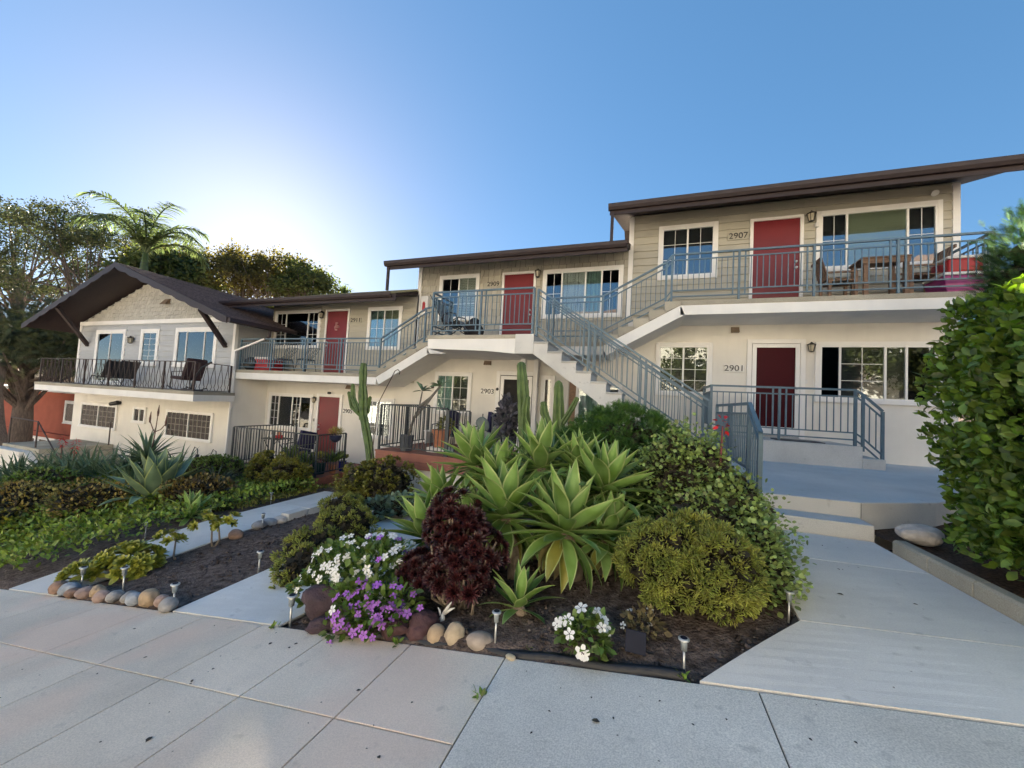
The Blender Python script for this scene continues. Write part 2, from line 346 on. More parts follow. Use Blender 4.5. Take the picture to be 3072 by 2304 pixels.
# ---- walks
def walk(name, xl, xr, y0, y1, zf, joints, m=WALKM):
    base = MB(); n = 14
    yy = np.linspace(y0, y1, n); vs = []
    for y in yy: vs += [(xl(y),y,zf(xl(y),y)-.02),(xr(y),y,zf(xr(y),y)-.02),(xl(y),y,zf(xl(y),y)-.3),(xr(y),y,zf(xr(y),y)-.3)]
    fs = []
    for i in range(n-1): a = 4*i; fs += [(a,a+1,a+5,a+4),(a+2,a,a+4,a+6),(a+1,a+3,a+7,a+5)]
    base.add(vs, fs); w = struct(name, base, JOINT)
    for ya, yb in zip(joints[:-1], joints[1:]):
        mb = MB(); k = 8; ya += .004; yb -= .004; vs = []; fs = []
        for i in range(k+1):
            y = ya+(yb-ya)*i/k
            vs += [(xl(y),y,zf(xl(y),y)-.10),(xl(y),y,zf(xl(y),y))]+[(xl(y)+(xr(y)-xl(y))*t,y,zf(xl(y)+(xr(y)-xl(y))*t,y)) for t in (.33,.67)]+[(xr(y),y,zf(xr(y),y)),(xr(y),y,zf(xr(y),y)-.10)]
        for i in range(k):
            for j in range(5): fs.append((i*6+j,i*6+j+1,(i+1)*6+j+1,(i+1)*6+j))
        fs += [(5,4,3,2,1,0), tuple(k*6+j for j in range(6))]
        mb.add(vs, fs).build('slab', m, w)
    return w
walk('walk_to_middle_porch', lambda y: -4.36, lambda y: -2.95, YE+.01, 8.0, zA, [YE+.01,3.55,5.0,6.5,8.0])
walk('walk_to_left_porch', lambda y: -7.5, lambda y: -6.4+.0*(y), YE+.01, 7.6, zB, [YE+.01,3.6,5.0,6.3,7.6])
def xl0(y): return float(np.interp(y, [YE,3.27,3.6,5.2], [.33,1.05,1.06,1.25]))
def xr0(y): return float(np.interp(y, [YE,3.57,4.15,5.1,5.2], [2.39,2.36,2.325,2.27,2.27]))
walk('walk_to_right_door', xl0, xr0, YE+.01, 5.14, zR, [YE+.01,3.27,4.35,5.14])

# ---- raised entry platform with two front steps, door landing with side step
pl = thing('entry_platform', 'pale concrete entry platform with two front steps below door 2901', 'platform', (2.0,5.4,-1.3))
zp = lambda x, y: -.925+.010*(x-2.3)+.004*(y-5.5)
poly = [(1.2,5.5),(2.32,5.5),(3.25,6.02),(4.6,7.2),(5.6,8.6),(6.3,8.8),(6.3,10.5),(1.2,10.5)]
mb = MB(); n = len(poly)
mb.add([(x,y,zp(x,y)) for x,y in poly]+[(x,y,-1.7) for x,y in poly], [tuple(range(n))]+[(i+n,(i+1)%n+n,(i+1)%n,i) for i in range(n)])
mb.build('slab', WALKM, pl, bevel=.012)
MB().box(1.22,2.30,5.16,5.499,-1.7,-1.095).build('step', CONC, pl, bevel=.012)
MB().add([(2.318,5.497,-.93),(2.324,5.497,-.93),(2.324,5.497,-1.1),(2.318,5.497,-1.1)],[(0,1,2,3)]).build('crack', JOINT, pl)
MB().box(1.24,3.87,9.12,10.5,-1.0,-.485).build('landing', CONC, pl, bevel=.012)
MB().box(3.872,4.22,9.12,10.5,-1.0,-.70).build('step', CONC, pl, bevel=.012)
dm = MB(); dm.box(2.55,3.35,9.3,9.85,-.484,-.468); dm = dm.build('door_mat', BLACK); tag(dm, 'dark door mat on the concrete landing at door 2901', 'mat')

# ---- kerb blocks on the right of the walk, mulch bed, boulder
cb = thing('garden_kerb', 'low row of tan concrete kerb blocks along the right of the walk', 'kerb', (2.4,4.0,-1.3))
yy = [2.6,3.05,3.5,3.95,4.4,4.85]
for a, b in zip(yy[:-1], yy[1:]):
    p = lambda y, d: (xr0(y)+d, y)
    h = lambda y: zR(xr0(y), y)
    vs = []
    for y in (a+.004, b-.004):
        vs += [(xr0(y)+.008,y,h(y)-.1),(xr0(y)+.008,y,h(y)+.105),(xr0(y)+.028,y,h(y)+.125),(xr0(y)+.115,y,h(y)+.125),(xr0(y)+.125,y,h(y)-.1)]
    MB().add(vs, [(0,1,2,3,4),(9,8,7,6,5)]+[(i,i+5,i+6,i+1) for i in range(4)]).build('block', CONC_T, cb, bevel=.006)
mb = MB(); vs = []; fs = []; N = 20
ys2 = np.linspace(YE+.02, 7.2, N)
for y in ys2:
    x0 = xr0(min(y,5.1))+.12
    for t in np.linspace(0, 1, 10):
        x = x0+t*4.5; vs.append((x, y, zR(2.3,min(y,5.1))+.03+.10*t+.28*max(0,t-.15)+.02*math.sin(11*x)*math.sin(9*y)))
fs = [(j*10+i,j*10+i+1,(j+1)*10+i+1,(j+1)*10+i) for j in range(N-1) for i in range(9)]
struct('mulch_bed', mb.add(vs, fs), MULCH, smooth=True)
# ================================================================ BUILDINGS
YF = 10.5                                             # face of the three stepped units
def cuts(x0, x1, z0, z1, holes):
    """x spans of a course z0..z1 left free by the holes"""
    spans = [(x0, x1)]
    for a, b, c, d in holes:
        if d <= z0+.01 or c >= z1-.01: continue
        ns = []
        for s, e in spans:
            if b <= s or a >= e: ns.append((s, e)); continue
            if a > s: ns.append((s, a))
            if b < e: ns.append((b, e))
        spans = ns
    return [(s, e) for s, e in spans if e-s > .03]
def partial(x0, x1, z0, z1, holes):
    """leftover strips of a course above or below an opening that cuts it"""
    out = []
    for a, b, c, d in holes:
        a2, b2 = max(a, x0), min(b, x1)
        if b2-a2 < .03: continue
        if z0+.01 < d < z1-.01 and c < z0+.01: out.append((a2, b2, d, z1))
        if z0+.01 < c < z1-.01 and d > z1-.01: out.append((a2, b2, z0, c))
    return out
_lap = {}
def lap_boards(parent, x0, x1, z0, z1, holes, y, m, pitch=.19, top=None):
    """clapboards, one piece each: unit wedge scaled to length"""
    if m.name not in _lap:
        _lap[m.name] = MB().add([(0,-.044,0),(1,-.044,0),(1,-.008,1),(0,-.008,1),(0,0,0),(1,0,0),(1,0,1),(0,0,1)],
                                [(0,1,2,3),(4,0,3,7),(1,5,6,2),(5,4,7,6),(3,2,6,7),(4,5,1,0)]).mesh('board', m)
    z = z0; k = 0
    while z < z1-.02:
        h = min(pitch+.012, z1-z)
        for s, e in cuts(x0, x1, z, min(z+pitch, z1), holes):
            cutp = [s]
            if e-s > 3.2: cutp.append(s+(e-s)*(.35+.3*((k*.37) % 1)))
            cutp.append(e)
            for a, b in zip(cutp[:-1], cutp[1:]):
                link('siding_board', _lap[m.name], parent, TRS((a+.002, y, z), None, (b-a-.004, 1, h)))
        for a, b, c, d in partial(x0, x1, z, min(z+pitch, z1), holes): link('siding_board', _lap[m.name], parent, TRS((a+.002, y, c), None, (b-a-.004, 1, d-c+.012)))
        z += pitch; k += 1
_shk = {}
def shakes(parent, x0, x1, z0, z1, holes, y, m, pitch=.2, w=(.14,.3), gable=None, limit=300):
    """staggered shingles, one piece each"""
    if m.name not in _shk:
        _shk[m.name] = MB().add([(0,-.042,0),(1,-.042,0),(1,-.008,1),(0,-.008,1),(0,0,0),(1,0,0),(1,0,1),(0,0,1)],
                                [(0,1,2,3),(4,0,3,7),(1,5,6,2),(5,4,7,6),(3,2,6,7),(4,5,1,0)]).mesh('shingle', m)
    rr = random.Random(3); z = z0; cnt = 0; rest = MB()
    while z < z1-.03:
        h = min(pitch+.01, z1-z); a0, b0 = (x0, x1) if gable is None else gable(z+h*.9)
        for s, e in cuts(a0, b0, z, min(z+pitch, z1), holes):
            x = s-rr.random()*.1
            while x < e:
                ww = rr.uniform(*w); a = max(x, s); b = min(x+ww, e); x += ww
                if b-a < .03: continue
                dz = rr.uniform(-.012,.012); yy = y-rr.uniform(0,.006)
                if cnt < limit:
                    link('shingle', _shk[m.name], parent, TRS((a+.006, yy, z+dz), None, (b-a-.012, 1, h))); cnt += 1
                else:
                    rest.add([(a+.004,yy-.024,z+dz),(b-.004,yy-.024,z+dz),(b-.004,yy-.006,z+h),(a+.004,yy-.006,z+h)],[(0,1,2,3)])
        for a, b, c, d in partial(a0, b0, z, min(z+pitch, z1), holes):
            nn = max(1, int((b-a)/.22))
            for q in range(nn): link('shingle', _shk[m.name], parent, TRS((a+(b-a)*q/nn+.006, y-.003, c), None, ((b-a)/nn-.012, 1, d-c+.01)))
        z += pitch
    if rest.f: tag(rest.build('shingles', m, parent), kind='stuff')

def frame_rect(mb, x0, x1, z0, z1, w, y0, y1, wb=None):
    wb = w if wb is None else wb
    mb.box(x0,x0+w,y0,y1,z0,z1); mb.box(x1-w,x1,y0,y1,z0,z1); mb.box(x0+w,x1-w,y0,y1,z1-w,z1); mb.box(x0+w,x1-w,y0,y1,z0,z0+wb)
def window(parent, x0, x1, z0, z1, y, panes, casing=.085, sill=False, trim=None, munt=None):
    """panes: list of (fraction, backing material, muntin columns, muntin rows, glass) left to right"""
    mb = MB(); frame_rect(mb, x0, x1, z0, z1, casing, y-.062, y+.02)
    if sill: mb.box(x0-.02,x1+.02,y-.09,y-.062,z0,z0+.05)
    wdw = mb.build('window', trim or TRIM, parent, bevel=.006)
    ix0, ix1, iz0, iz1 = x0+casing, x1-casing, z0+casing, z1-casing
    fr = MB(); frame_rect(fr, ix0, ix1, iz0, iz1, .038, y-.056, y+.01)
    tot = sum(p[0] for p in panes); x = ix0+.038; wd = ix1-ix0-.076-.04*(len(panes)-1)
    spans = []
    for i, p in enumerate(panes):
        e = x+wd*p[0]/tot; spans.append((x, e, p)); 
        if i < len(panes)-1: fr.box(e, e+.04, y-.054, y+.01, iz0+.038, iz1-.038)
        x = e+.04
    fr.build('frame', VINYL, wdw)
    za, zb_ = iz0+.036, iz1-.036
    for a, b, (fz, back, mc, mr, gl) in spans:
        if back in (CURT, CURT_W):
            cm = MB(); n = max(8, int((b-a)/.03)); vs = []
            for i in range(n+1):
                xx = a+(b-a)*i/n; yy = y-.012+.010*math.sin(i*1.9); vs += [(xx,yy,za),(xx,yy,zb_)]
            cm.add(vs, [(2*i,2*i+2,2*i+3,2*i+1) for i in range(n)]).build('curtain', back, wdw)
        elif back in (BLIND, BLIND_O):
            cm = MB(); n = int((zb_-za)/.05)
            for i in range(n):
                zc = za+(zb_-za)*(i+.5)/n; cm.add([(a,y-.02,zc-.024),(b,y-.02,zc-.024),(b,y-.006,zc+.024),(a,y-.006,zc+.024)],[(0,1,2,3)])
            cm.build('blind', back, wdw)
        else:
            MB().add([(a,y-.004,za),(b,y-.004,za),(b,y-.004,zb_),(a,y-.004,zb_)],[(0,1,2,3)]).build('backing', back, wdw)
        MB().box(a,b,y-.034,y-.030,za,zb_).build('pane', gl, wdw)
        if mc or mr:
            mm = MB()
            for i in range(1, mc+1): xx = a+(b-a)*i/(mc+1); mm.box(xx-.0055,xx+.0055,y-.040,y-.024,za,zb_)
            for i in range(1, mr+1): zz = za+(zb_-za)*i/(mr+1); mm.box(a,b,y-.039,y-.025,zz-.0055,zz+.0055)
            mm.build('muntin', munt or VINYL, wdw)
    return wdw
def door(parent, x0, x1, z0, z1, y, m=RED, casing=.07, knob='L', name='door'):
    mb = MB(); mb.box(x0,x0+casing,y-.062,y+.02,z0,z1); mb.box(x1-casing,x1,y-.062,y+.02,z0,z1); mb.box(x0+casing,x1-casing,y-.062,y+.02,z1-casing,z1)
    d = mb.build(name, TRIM, parent, bevel=.006)
    MB().box(x0+casing,x1-casing,y-.025,y+.01,z0+.03,z1-casing).build('door_leaf', m, d, bevel=.004)
    MB().box(x0+casing,x1-casing,y-.06,y+.01,z0,z0+.03).build('threshold', STEEL, d)
    xk = x0+casing+.07 if knob == 'L' else x1-casing-.07
    kb = MB()
    for zz, r in ((z0+1.0,.032),(z0+1.14,.026)):
        kb.tube([(xk,y-.025,zz),(xk,y-.045,zz),(xk,y-.05,zz),(xk,y-.085,zz),(xk,y-.09,zz)], [r,r,.012,r*.9,r*.4], 12)
    kb.build('knob', STEEL, d, smooth=True)
    return d
def text_mesh(body, size, m, ext=.006):
    cu = bpy.data.curves.new('lettering', 'FONT'); cu.body = body; cu.size = size; cu.extrude = ext; cu.align_x = 'CENTER'; cu.align_y = 'CENTER'
    o = bpy.data.objects.new('lettering', cu); C.objects.link(o); dg = bpy.context.evaluated_depsgraph_get()
    me = bpy.data.meshes.new_from_object(o.evaluated_get(dg)); me.name = 'lettering'; me.materials.clear(); me.materials.append(m)
    bpy.data.objects.remove(o); return me
RX = Matrix.Rotation(R(90), 3, 'X')
def number_plate(parent, x0, x1, z0, z1, y, body, m):
    p = MB().box(x0,x1,y-.035,y,z0,z1).build('number_plate', m, parent, bevel=.004)
    tag(p, 'house number plate reading '+body)
    me = text_mesh(body, (z1-z0)*1.12, BLACK)
    w = max(v.co.x for v in me.vertices)-min(v.co.x for v in me.vertices); s = (x1-x0)*.9/w
    link('numerals', me, p, TRS(((x0+x1)/2, y-.044, (z0+z1)/2), RX, (s, min(1.0, s*1.05), 1)))
def lantern(parent, x, z, y, s=1.0):
    s *= .78
    mb = MB(); c = (x, y-.13*s, z)
    mb.box(x-.045*s,x+.045*s,y-.02,y,z-.02*s,z+.14*s)                                  # back plate
    mb.tube([(x,y-.01,z+.10*s),(x,y-.07*s,z+.17*s),(x,y-.13*s,z+.15*s)], .010*s, 6)    # arm
    mb.lathe(c, [(.11*s,.085*s),(.115*s,.095*s),(.05*s,.135*s),(.03*s,.15*s),(.012*s,.175*s)], 8)   # hood
    mb.lathe(c, [(.01*s,-.13*s),(.055*s,-.115*s),(.06*s,-.10*s)], 8)
    for k in range(6):
        t = 2*math.pi*k/6; mb.bar((c[0]+.06*s*math.cos(t),c[1]+.06*s*math.sin(t),z-.105*s),(c[0]+.095*s*math.cos(t),c[1]+.095*s*math.sin(t),z+.088*s),.012*s,.012*s)
    L = mb.build('wall_lantern', BLACK, parent)
    MB().lathe(c, [(.050*s,-.10*s),(.085*s,.08*s)], 6).build('lantern_glass', LAMPG, L)
    return L
def vent(parent, x0, x1, z0, z1, y):
    mb = MB(); mb.add([(x0,y,z0),(x1,y,z0),(x1,y,z1),(x0,y,z1),(x0,y-.11,z0),(x1,y-.11,z0),(x1,y-.05,z1),(x0,y-.05,z1)],
                      [(4,5,6,7),(0,4,7,3),(5,1,2,6),(7,6,2,3)])
    mb.add([(x0,y,z0),(x1,y,z0),(x1,y,z1),(x0,y,z1)],[(0,1,2,3)]); mb.build('vent_hood', mat_vent, parent)
mat_vent = mat('vent_brown', (.20,.145,.10), .6, .15, 6)
PITCH_R = .35
def unit_roof(parent, xl, xr, dz, cover=SHINGLE, xe=None):
    """gable roof parallel to the street: fascia, gutter, soffit, shingle courses"""
    ze = 4.92+dz; ye = 9.3; rd = 5.0; zt = lambda y: ze+PITCH_R*(y-ye)
    xe = xr if xe is None else xe
    mb = MB(); th = .10
    for sgn in (0, 1):
        y0, y1 = (ye, ye+rd) if not sgn else (ye+rd, ye+2*rd)
        za, zb2 = (ze, ze+PITCH_R*rd) if not sgn else (ze+PITCH_R*rd, ze)
        mb.prism([(y0,za-th-.06),(y1,zb2-th-.06),(y1,zb2-.06),(y0,za-.06)], xl, xr, 'X')
    rf = mb.build('roof', BROWN2, parent)
    n = 22; cm = MB().add([(0,0,0),(1,0,0),(1,.28,.28*PITCH_R-.02),(0,.28,.28*PITCH_R-.02),(0,0,-.018),(1,0,-.018)],[(0,1,2,3),(4,5,1,0)]).mesh('course', cover)
    for i in range(n):
        y = ye-.03+i*rd/n; link('shingle_course', cm, rf, TRS((xl-.02, y, zt(y)-.028), None, (xr-xl+.04, rd/n/.26, rd/n/.26)))
    MB().box(xl,xr,ye-.002,ye+.03,ze-.25,ze-.065).build('fascia', BROWN, rf)
    gm = MB(); prof = [(ye-.004,ze-.16),(ye-.075,ze-.16),(ye-.115,ze-.10),(ye-.125,ze-.035),(ye-.125,ze-.02),(ye-.112,ze-.02),(ye-.105,ze-.09),(ye-.07,ze-.14),(ye-.004,ze-.14)]
    gm.prism(prof, xl-.03, xe, 'X'); gm.build('gutter', BROWN, rf)
    return rf
def unit_shell(parent, xl, xr, dz, low):
    ze = 4.92+dz
    MB().box(xl,xr,YF,YF+7.6,low,2.30+dz).build('wall', STUCCO, parent)
    zt = ze-.18+PITCH_R*(YF-9.3)
    MB().prism([(YF,2.30+dz),(YF,zt),(14.3,ze-.18+PITCH_R*5),(18.1,zt),(18.1,2.30+dz)], xl, xr, 'X').build('upper_wall', TAN, parent)
B2, BO, CT, CW, RM, RW = BLIND, BLIND_O, CURT, CURT_W, ROOM, ROOM_W

# ---------------- right unit (2901 / 2907)
ur = thing('apartment_building', 'tallest right hand apartment unit with doors 2907 and 2901', 'building', (2.7,10.5,-1))
unit_shell(ur, -.56, 6.02, 0, -1.6)
upR = [(.12,1.51,3.36,4.79),(2.20,3.29,2.4,4.76),(3.53,5.75,3.36,4.79)]
lap_boards(ur, -.50, 5.91, 2.46, 5.16, upR, YF, TAN)
for a, b in ((-.62,-.50),(5.91,6.03)): MB().box(a,b,YF-.055,YF+.05,2.40,5.12).build('corner_trim', TRIM, ur)
window(ur, .12,1.51,3.36,4.79,YF,[(1,RM,1,2,GLASS_U),(1,RM,1,2,GLASS_U)])
window(ur, 3.53,5.75,3.36,4.79,YF,[(.42,RM,1,1,GLASS_U),(1,BO,0,0,GLASS_U),(.42,RM,1,1,GLASS_U)])
door(ur, 2.20,3.29,2.50,4.76,YF,knob='R')
number_plate(ur, 1.715,2.17,4.27,4.45,YF-.03,'2907',TAN)
lantern(ur, 3.41,4.64,YF,1.15); 
MB().box(3.49,3.56,YF-.13,YF-.05,4.41,4.50).build('security_camera', PLASTW, ur)
MB().tube([(5.61,YF-.03,4.93),(5.61,YF-.10,4.93),(5.57,YF-.16,4.90)],[.05,.05,.06],10).build('flood_light', PLASTW, ur)
window(ur, .15,1.46,.385,1.735,YF,[(1,RM,1,3,GLASS),(1,RM,1,3,GLASS)])
window(ur, 3.55,5.75,.385,1.75,YF,[(.30,ROOM,0,0,GLASS_S),(.72,RM,1,2,GLASS),(.3,RM,0,0,GLASS),(.42,RM,0,0,GLASS_S)])
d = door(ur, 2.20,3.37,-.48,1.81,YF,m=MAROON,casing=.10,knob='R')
sd = MB(); frame_rect(sd, 2.31,3.26,-.44,1.70,.085,YF-.058,YF-.03,wb=.2); sd.build('screen_door_frame', VINYL, d)
number_plate(ur, 1.72,2.15,1.015,1.195,YF,'2901',STUCCO2)
lantern(ur, 3.46,1.60,YF,1.0); vent(ur, 1.85,2.02,1.98,2.11,YF)
MB().box(3.38,3.42,YF-.012,YF,.79,.88).build('doorbell', PLASTW, ur)
rf = unit_roof(ur, -1.03, 6.42, 0)
MB().box(-1.00,-.93,9.27,9.33,4.00,4.75).build('downspout', BROWN, rf)

# ---------------- middle unit (2903 / 2909)
um = thing('apartment_building', 'middle apartment unit with doors 2909 and 2903 behind the concrete stairs', 'building', (-4,10.5,-2))
unit_shell(um, -7.07, -.56, -.93, -2.6)
upM = [(-6.34,-4.95,2.43,3.87),(-4.21,-3.16,1.5,3.84),(-2.96,-.73,2.42,3.84)]
MB().box(-7.0,-.62,YF-.004,YF+.01,1.5,4.22).build('gap_shade_sheathing', SUBST, um)  # dark sheet paints shade into the gaps between the shakes
shakes(um, -7.0,-.62,1.52,4.22, upM, YF, SHAKE, .205)
for a, b in ((-7.13,-7.0),): MB().box(a,b,YF-.055,YF+.05,1.45,4.2).build('corner_trim', TRIM, um)
window(um, -6.34,-4.95,2.43,3.87,YF,[(1,RM,1,2,GLASS_U),(1,B2,1,2,GLASS_U)])
window(um, -2.96,-.73,2.42,3.84,YF,[(.42,RM,1,1,GLASS_U),(.62,CW,0,0,GLASS_U),(.40,CT,0,0,GLASS_U),(.42,RM,1,1,GLASS_U)])
door(um, -4.21,-3.16,1.55,3.84,YF,knob='R')
number_plate(um, -4.70,-4.27,3.42,3.59,YF-.03,'2909',SHAKE)
lantern(um, -3.10,3.72,YF,1.1)
window(um, -6.29,-5.02,-.48,.83,YF,[(1,CT,1,2,GLASS),(1,RM,1,2,GLASS)])
d = door(um, -4.22,-2.98,-1.34,.90,YF,m=DARK,casing=.12,knob='R')
sd = MB(); frame_rect(sd, -4.08,-3.12,-1.30,.76,.10,YF-.055,YF-.03); sd.build('screen_door_frame', VINYL, d)
MB().box(-3.2,-3.15,YF-.09,YF-.056,-.42,-.20).build('door_lock', BLACK, d)
number_plate(um, -4.72,-4.26,.19,.37,YF,'2903',STUCCO2)
lantern(um, -3.0,.42,YF,.9); vent(um, -4.64,-4.43,1.07,1.19,YF)
for x, z in ((-6.36,.35),(-4.17,.36)): MB().tube([(x,YF,z),(x,YF-.07,z),(x,YF-.09,z)],[.04,.045,.03],10).build('security_camera', BLACK, um)
window(um, -2.86,-2.46,-1.2,.81,YF,[(1,ROOM_W,0,0,GLASS)])
MB().box(-2.455,-2.06,YF-.03,YF+.02,-1.6,1.2).build('block_pier', SOFFIT, um)
for k in range(9): MB().box(-2.45,-2.065,YF-.05,YF-.028,-1.5+.272*k,-1.5+.272*k+.26).build('block', SOFFIT, um)
window(um, -1.86,-.66,-1.2,.62,YF,[(1,CT,0,0,GLASS),(.9,RM,0,0,GLASS)], casing=.05)
MB().box(-2.05,-1.865,YF-.02,YF+.01,-1.6,.9).build('wood_panel', WOOD, um)
rf = unit_roof(um, -7.48, -.58, -.93, xe=-.60)
MB().box(-7.45,-7.38,9.27,9.33,3.12,3.82).build('downspout', BROWN, rf)

# ---------------- left unit (2905 / 2911)
ul = thing('apartment_building', 'lower left apartment unit with doors 2911 and 2905', 'building', (-10,10.5,-3))
unit_shell(ul, -13.48, -7.07, -1.86, -3.6)
upL = [(-13.33,-11.10,1.53,2.95),(-10.88,-9.82,.5,2.93),(-9.04,-7.67,1.50,2.95)]
lap_boards(ul, -13.45,-7.12,.60,3.30, upL, YF, TAN)
MB().box(-7.12,-7.06,YF-.055,YF+.05,.6,3.3).build('corner_trim', TRIM, ul)
window(ul, -13.33,-11.10,1.53,2.95,YF,[(.42,RW,1,2,GLASS_U),(1,BO,0,0,GLASS_U),(.42,RM,1,2,GLASS_U)])
window(ul, -9.04,-7.67,1.50,2.95,YF,[(1,CT,1,1,GLASS_U),(1,BO,1,1,GLASS_U)])
d = door(ul, -10.88,-9.82,.64,2.93,YF,knob='L')
wr = MB(); rr = random.Random(5)
for k in range(26): a = rr.uniform(0,6.28); r = rr.uniform(.02,.10); wr.box(-10.36+r*math.cos(a)-.02,-10.36+r*math.cos(a)+.02,YF-.06,YF-.03,2.32+1.3*r*math.sin(a)-.02,2.32+1.3*r*math.sin(a)+.02)
wr.build('door_ornament', mat('ornament_pink', (.55,.28,.28), .6, .3, 40), d)
number_plate(ul, -9.74,-9.31,2.43,2.60,YF-.03,'2911',TAN)
lantern(ul, -11.02,2.72,YF,1.15)
window(ul, -13.30,-11.16,-1.42,-.11,YF,[(.35,RM,1,3,GLASS),(.58,CW,0,0,GLASS),(.32,CT,1,3,GLASS),(.42,RW,0,0,GLASS_S)])
door(ul, -11.0,-9.86,-2.30,-.05,YF,casing=.11,knob='L')
number_plate(ul, -9.82,-9.39,-.70,-.52,YF,'2905',STUCCO2)
lantern(ul, -11.08,-.30,YF,.95); vent(ul, -9.72,-9.46,.15,.28,YF)
window(ul, -8.96,-7.74,-1.44,-.10,YF,[(1,RW,1,3,GLASS),(1,RM,1,3,GLASS)])
MB().tube([(-10.42,YF-.05,-.02),(-10.42,YF-.13,-.02)],.045,10).build('security_camera', BLACK, ul)
MB().box(-11.12,-11.08,YF-.012,YF,-1.05,-.95).build('doorbell', BLACK, ul)
unit_roof(ul, -14.5, -7.09, -1.86, cover=SHINGLE2, xe=-7.2)

# ---------------- balcony slabs and the stepped flights that join the three units
def balcony(parent, xa, xb, z_tan, y0=9.25, y1=10.5, edge=.10, band=.215):
    MB().box(xa,xb,y0,y1-.001,z_tan-edge,z_tan).build('balcony_floor', CONC_T, parent, bevel=.008)
    MB().box(xa,xb,y0+.012,y1-.001,z_tan-edge-band,z_tan-edge).build('balcony_band', STUCCO2, parent)
def flight(parent, xa, za, xb, zb2, n, y0=9.25, y1=10.5):
    """open flight along the facade: sloping stucco soffit band with n treads on it"""
    st = (xb-xa)/n; rs = (zb2-za)/n
    MB().prism([(xa-.02,za-.10),(xa+.09,za-.315),(xb+.09,zb2-.315),(xb,zb2-.10)], y0+.012, y1-.001).build('stringer_band', STUCCO2, parent)
    for i in range(n):
        x = xa+st*i; MB().prism([(x,za+rs*i-.10+.02),(x,za+rs*(i+1)-.002),(x+st+.03,za+rs*(i+1)-.002),(x+st+.03,za+rs*(i+1)-.10+.02)], y0, y1-.001).build('step', CONC_T, parent, bevel=.006)
balcony(ul, -13.46, -7.55, .62); flight(ul, -7.55, .62, -5.9, 1.55, 5)
balcony(um, -5.88, -1.06, 1.55); flight(um, -1.06, 1.55, .62, 2.48, 5)
balcony(ur, .62, 5.95, 2.48)
# ================================================================ CONCRETE STAIR from the middle balcony down to the entry platform
sc = thing('concrete_staircase', 'grey concrete staircase with stepped side descending from the middle balcony', 'staircase', (0,8.7,-1))
MB().prism([(-5.2,1.22),(-5.2,1.46),(-2.9,1.46),(-2.9,1.11),(-3.6,1.17)], 8.2, 9.245).build('landing_panel', STUCCO2, sc)
MB().box(-5.22,-2.9,8.185,9.245,1.461,1.55).build('landing_floor', CONC_T, sc, bevel=.006)
MB().box(-2.9,-2.46,8.185,9.2,1.11,1.56).build('landing_block', CONC, sc, bevel=.008)
CONC_S = concrete('concrete_tread', (.44,.44,.42), .12, .15)
RUN, RISE = .325, .2125; X0, Z0 = -2.46, 1.555
prof = [(X0,Z0-.45),(X0,Z0-RISE)]
for i in range(11): prof += [(X0+RUN*(i+1),Z0-RISE*(i+1)),(X0+RUN*(i+1),Z0-RISE*(i+2))]
prof += [(X0+RUN*11,-1.05),(X0+RUN*11-.45,-1.05)]
MB().prism(prof[::-1], 8.2, 9.2).build('flight', CONC, sc)
for i in range(11):
    x = X0+RUN*i; z = Z0-RISE*(i+1)
    MB().box(x-.0,x+RUN+.02,8.185,9.21,z+.001,z+.045).build('tread', CONC_S, sc, bevel=.006)
for x, y in ((-3.03,9.3),(-2.99,10.35)): MB().box(x-.06,x+.06,y-.06,y+.06,-1.5,1.24).build('post', TRIM, sc)
MB().box(-2.95,-.1,9.21,9.9,-1.5,-1.45).build('under_stair_slab', CONC, sc)

# ================================================================ RAILINGS
def railing(name, label, path, h=1.07, m=RAIL, gap=.112, posts=True, triple=1.55, low=(.10,.235), top2=.13, style='blue', group=None, skip=()):
    root = thing(name, label, 'railing', path[0], group)
    for i, (p, q) in enumerate(zip(path[:-1], path[1:])):
        if i in skip: continue
        p = Vector(p); q = Vector(q); d = q-p; L = Vector((d.x,d.y,0)).length; Z = Vector((0,0,1))
        if style == 'blue':
            bar_inst('top_rail', m, p+Z*h, q+Z*h, .048, .038, root)
            for zz in (h-top2, low[0], low[1]): bar_inst('rail', m, p+Z*zz, q+Z*zz, .030, .026, root)
            b0, b1 = low[1], h-top2
        else:
            bar_inst('top_rail', m, p+Z*h, q+Z*h, .036, .030, root); bar_inst('rail', m, p+Z*low[0], q+Z*low[0], .028, .024, root)
            b0, b1 = low[0], h
        n = max(1, int(round(L/gap)))
        nt = int(L/triple) if style == 'blue' else int(L/2.2)
        tp = [(k+1)/(nt+1) for k in range(nt)]
        for k in range(1, n):
            t = k/n
            if any(abs(t-u)*L < .09 for u in tp) and style == 'blue': continue
            c = p+d*t; bar_inst('baluster', m, c+Z*b0, c+Z*b1, .016, .016, root)
        for u in tp:
            c = p+d*u; bar_inst('post', m, c-Z*.0, c+Z*h, .042, .042, root)
            if style == 'blue':
                for s in (-.115, .115):
                    e = c+d*(s/L); bar_inst('post', m, e+Z*low[0], e+Z*h, .028, .028, root)
    if posts:
        for p in path: p = Vector(p); bar_inst('post', m, p-Vector((0,0,.02)), p+Vector((0,0,h-.01)), .046, .046, root)
    return root
railing('balcony_railing', 'blue grey steel railing along the lower left balcony and flight below door 2911',
        [(-13.35,9.30,.62),(-7.50,9.30,.62),(-6.02,9.30,1.47),(-5.24,9.30,1.57)], h=1.06)
railing('balcony_railing', 'blue grey railing around the front of the middle landing at door 2909',
        [(-5.15,9.25,1.57),(-5.15,8.26,1.57),(-2.52,8.26,1.57)], h=1.07)
railing('stair_railing', 'blue grey near side handrail of the long concrete staircase', [(-2.42,8.24,1.53),(1.12,8.24,-.83)], h=1.06)
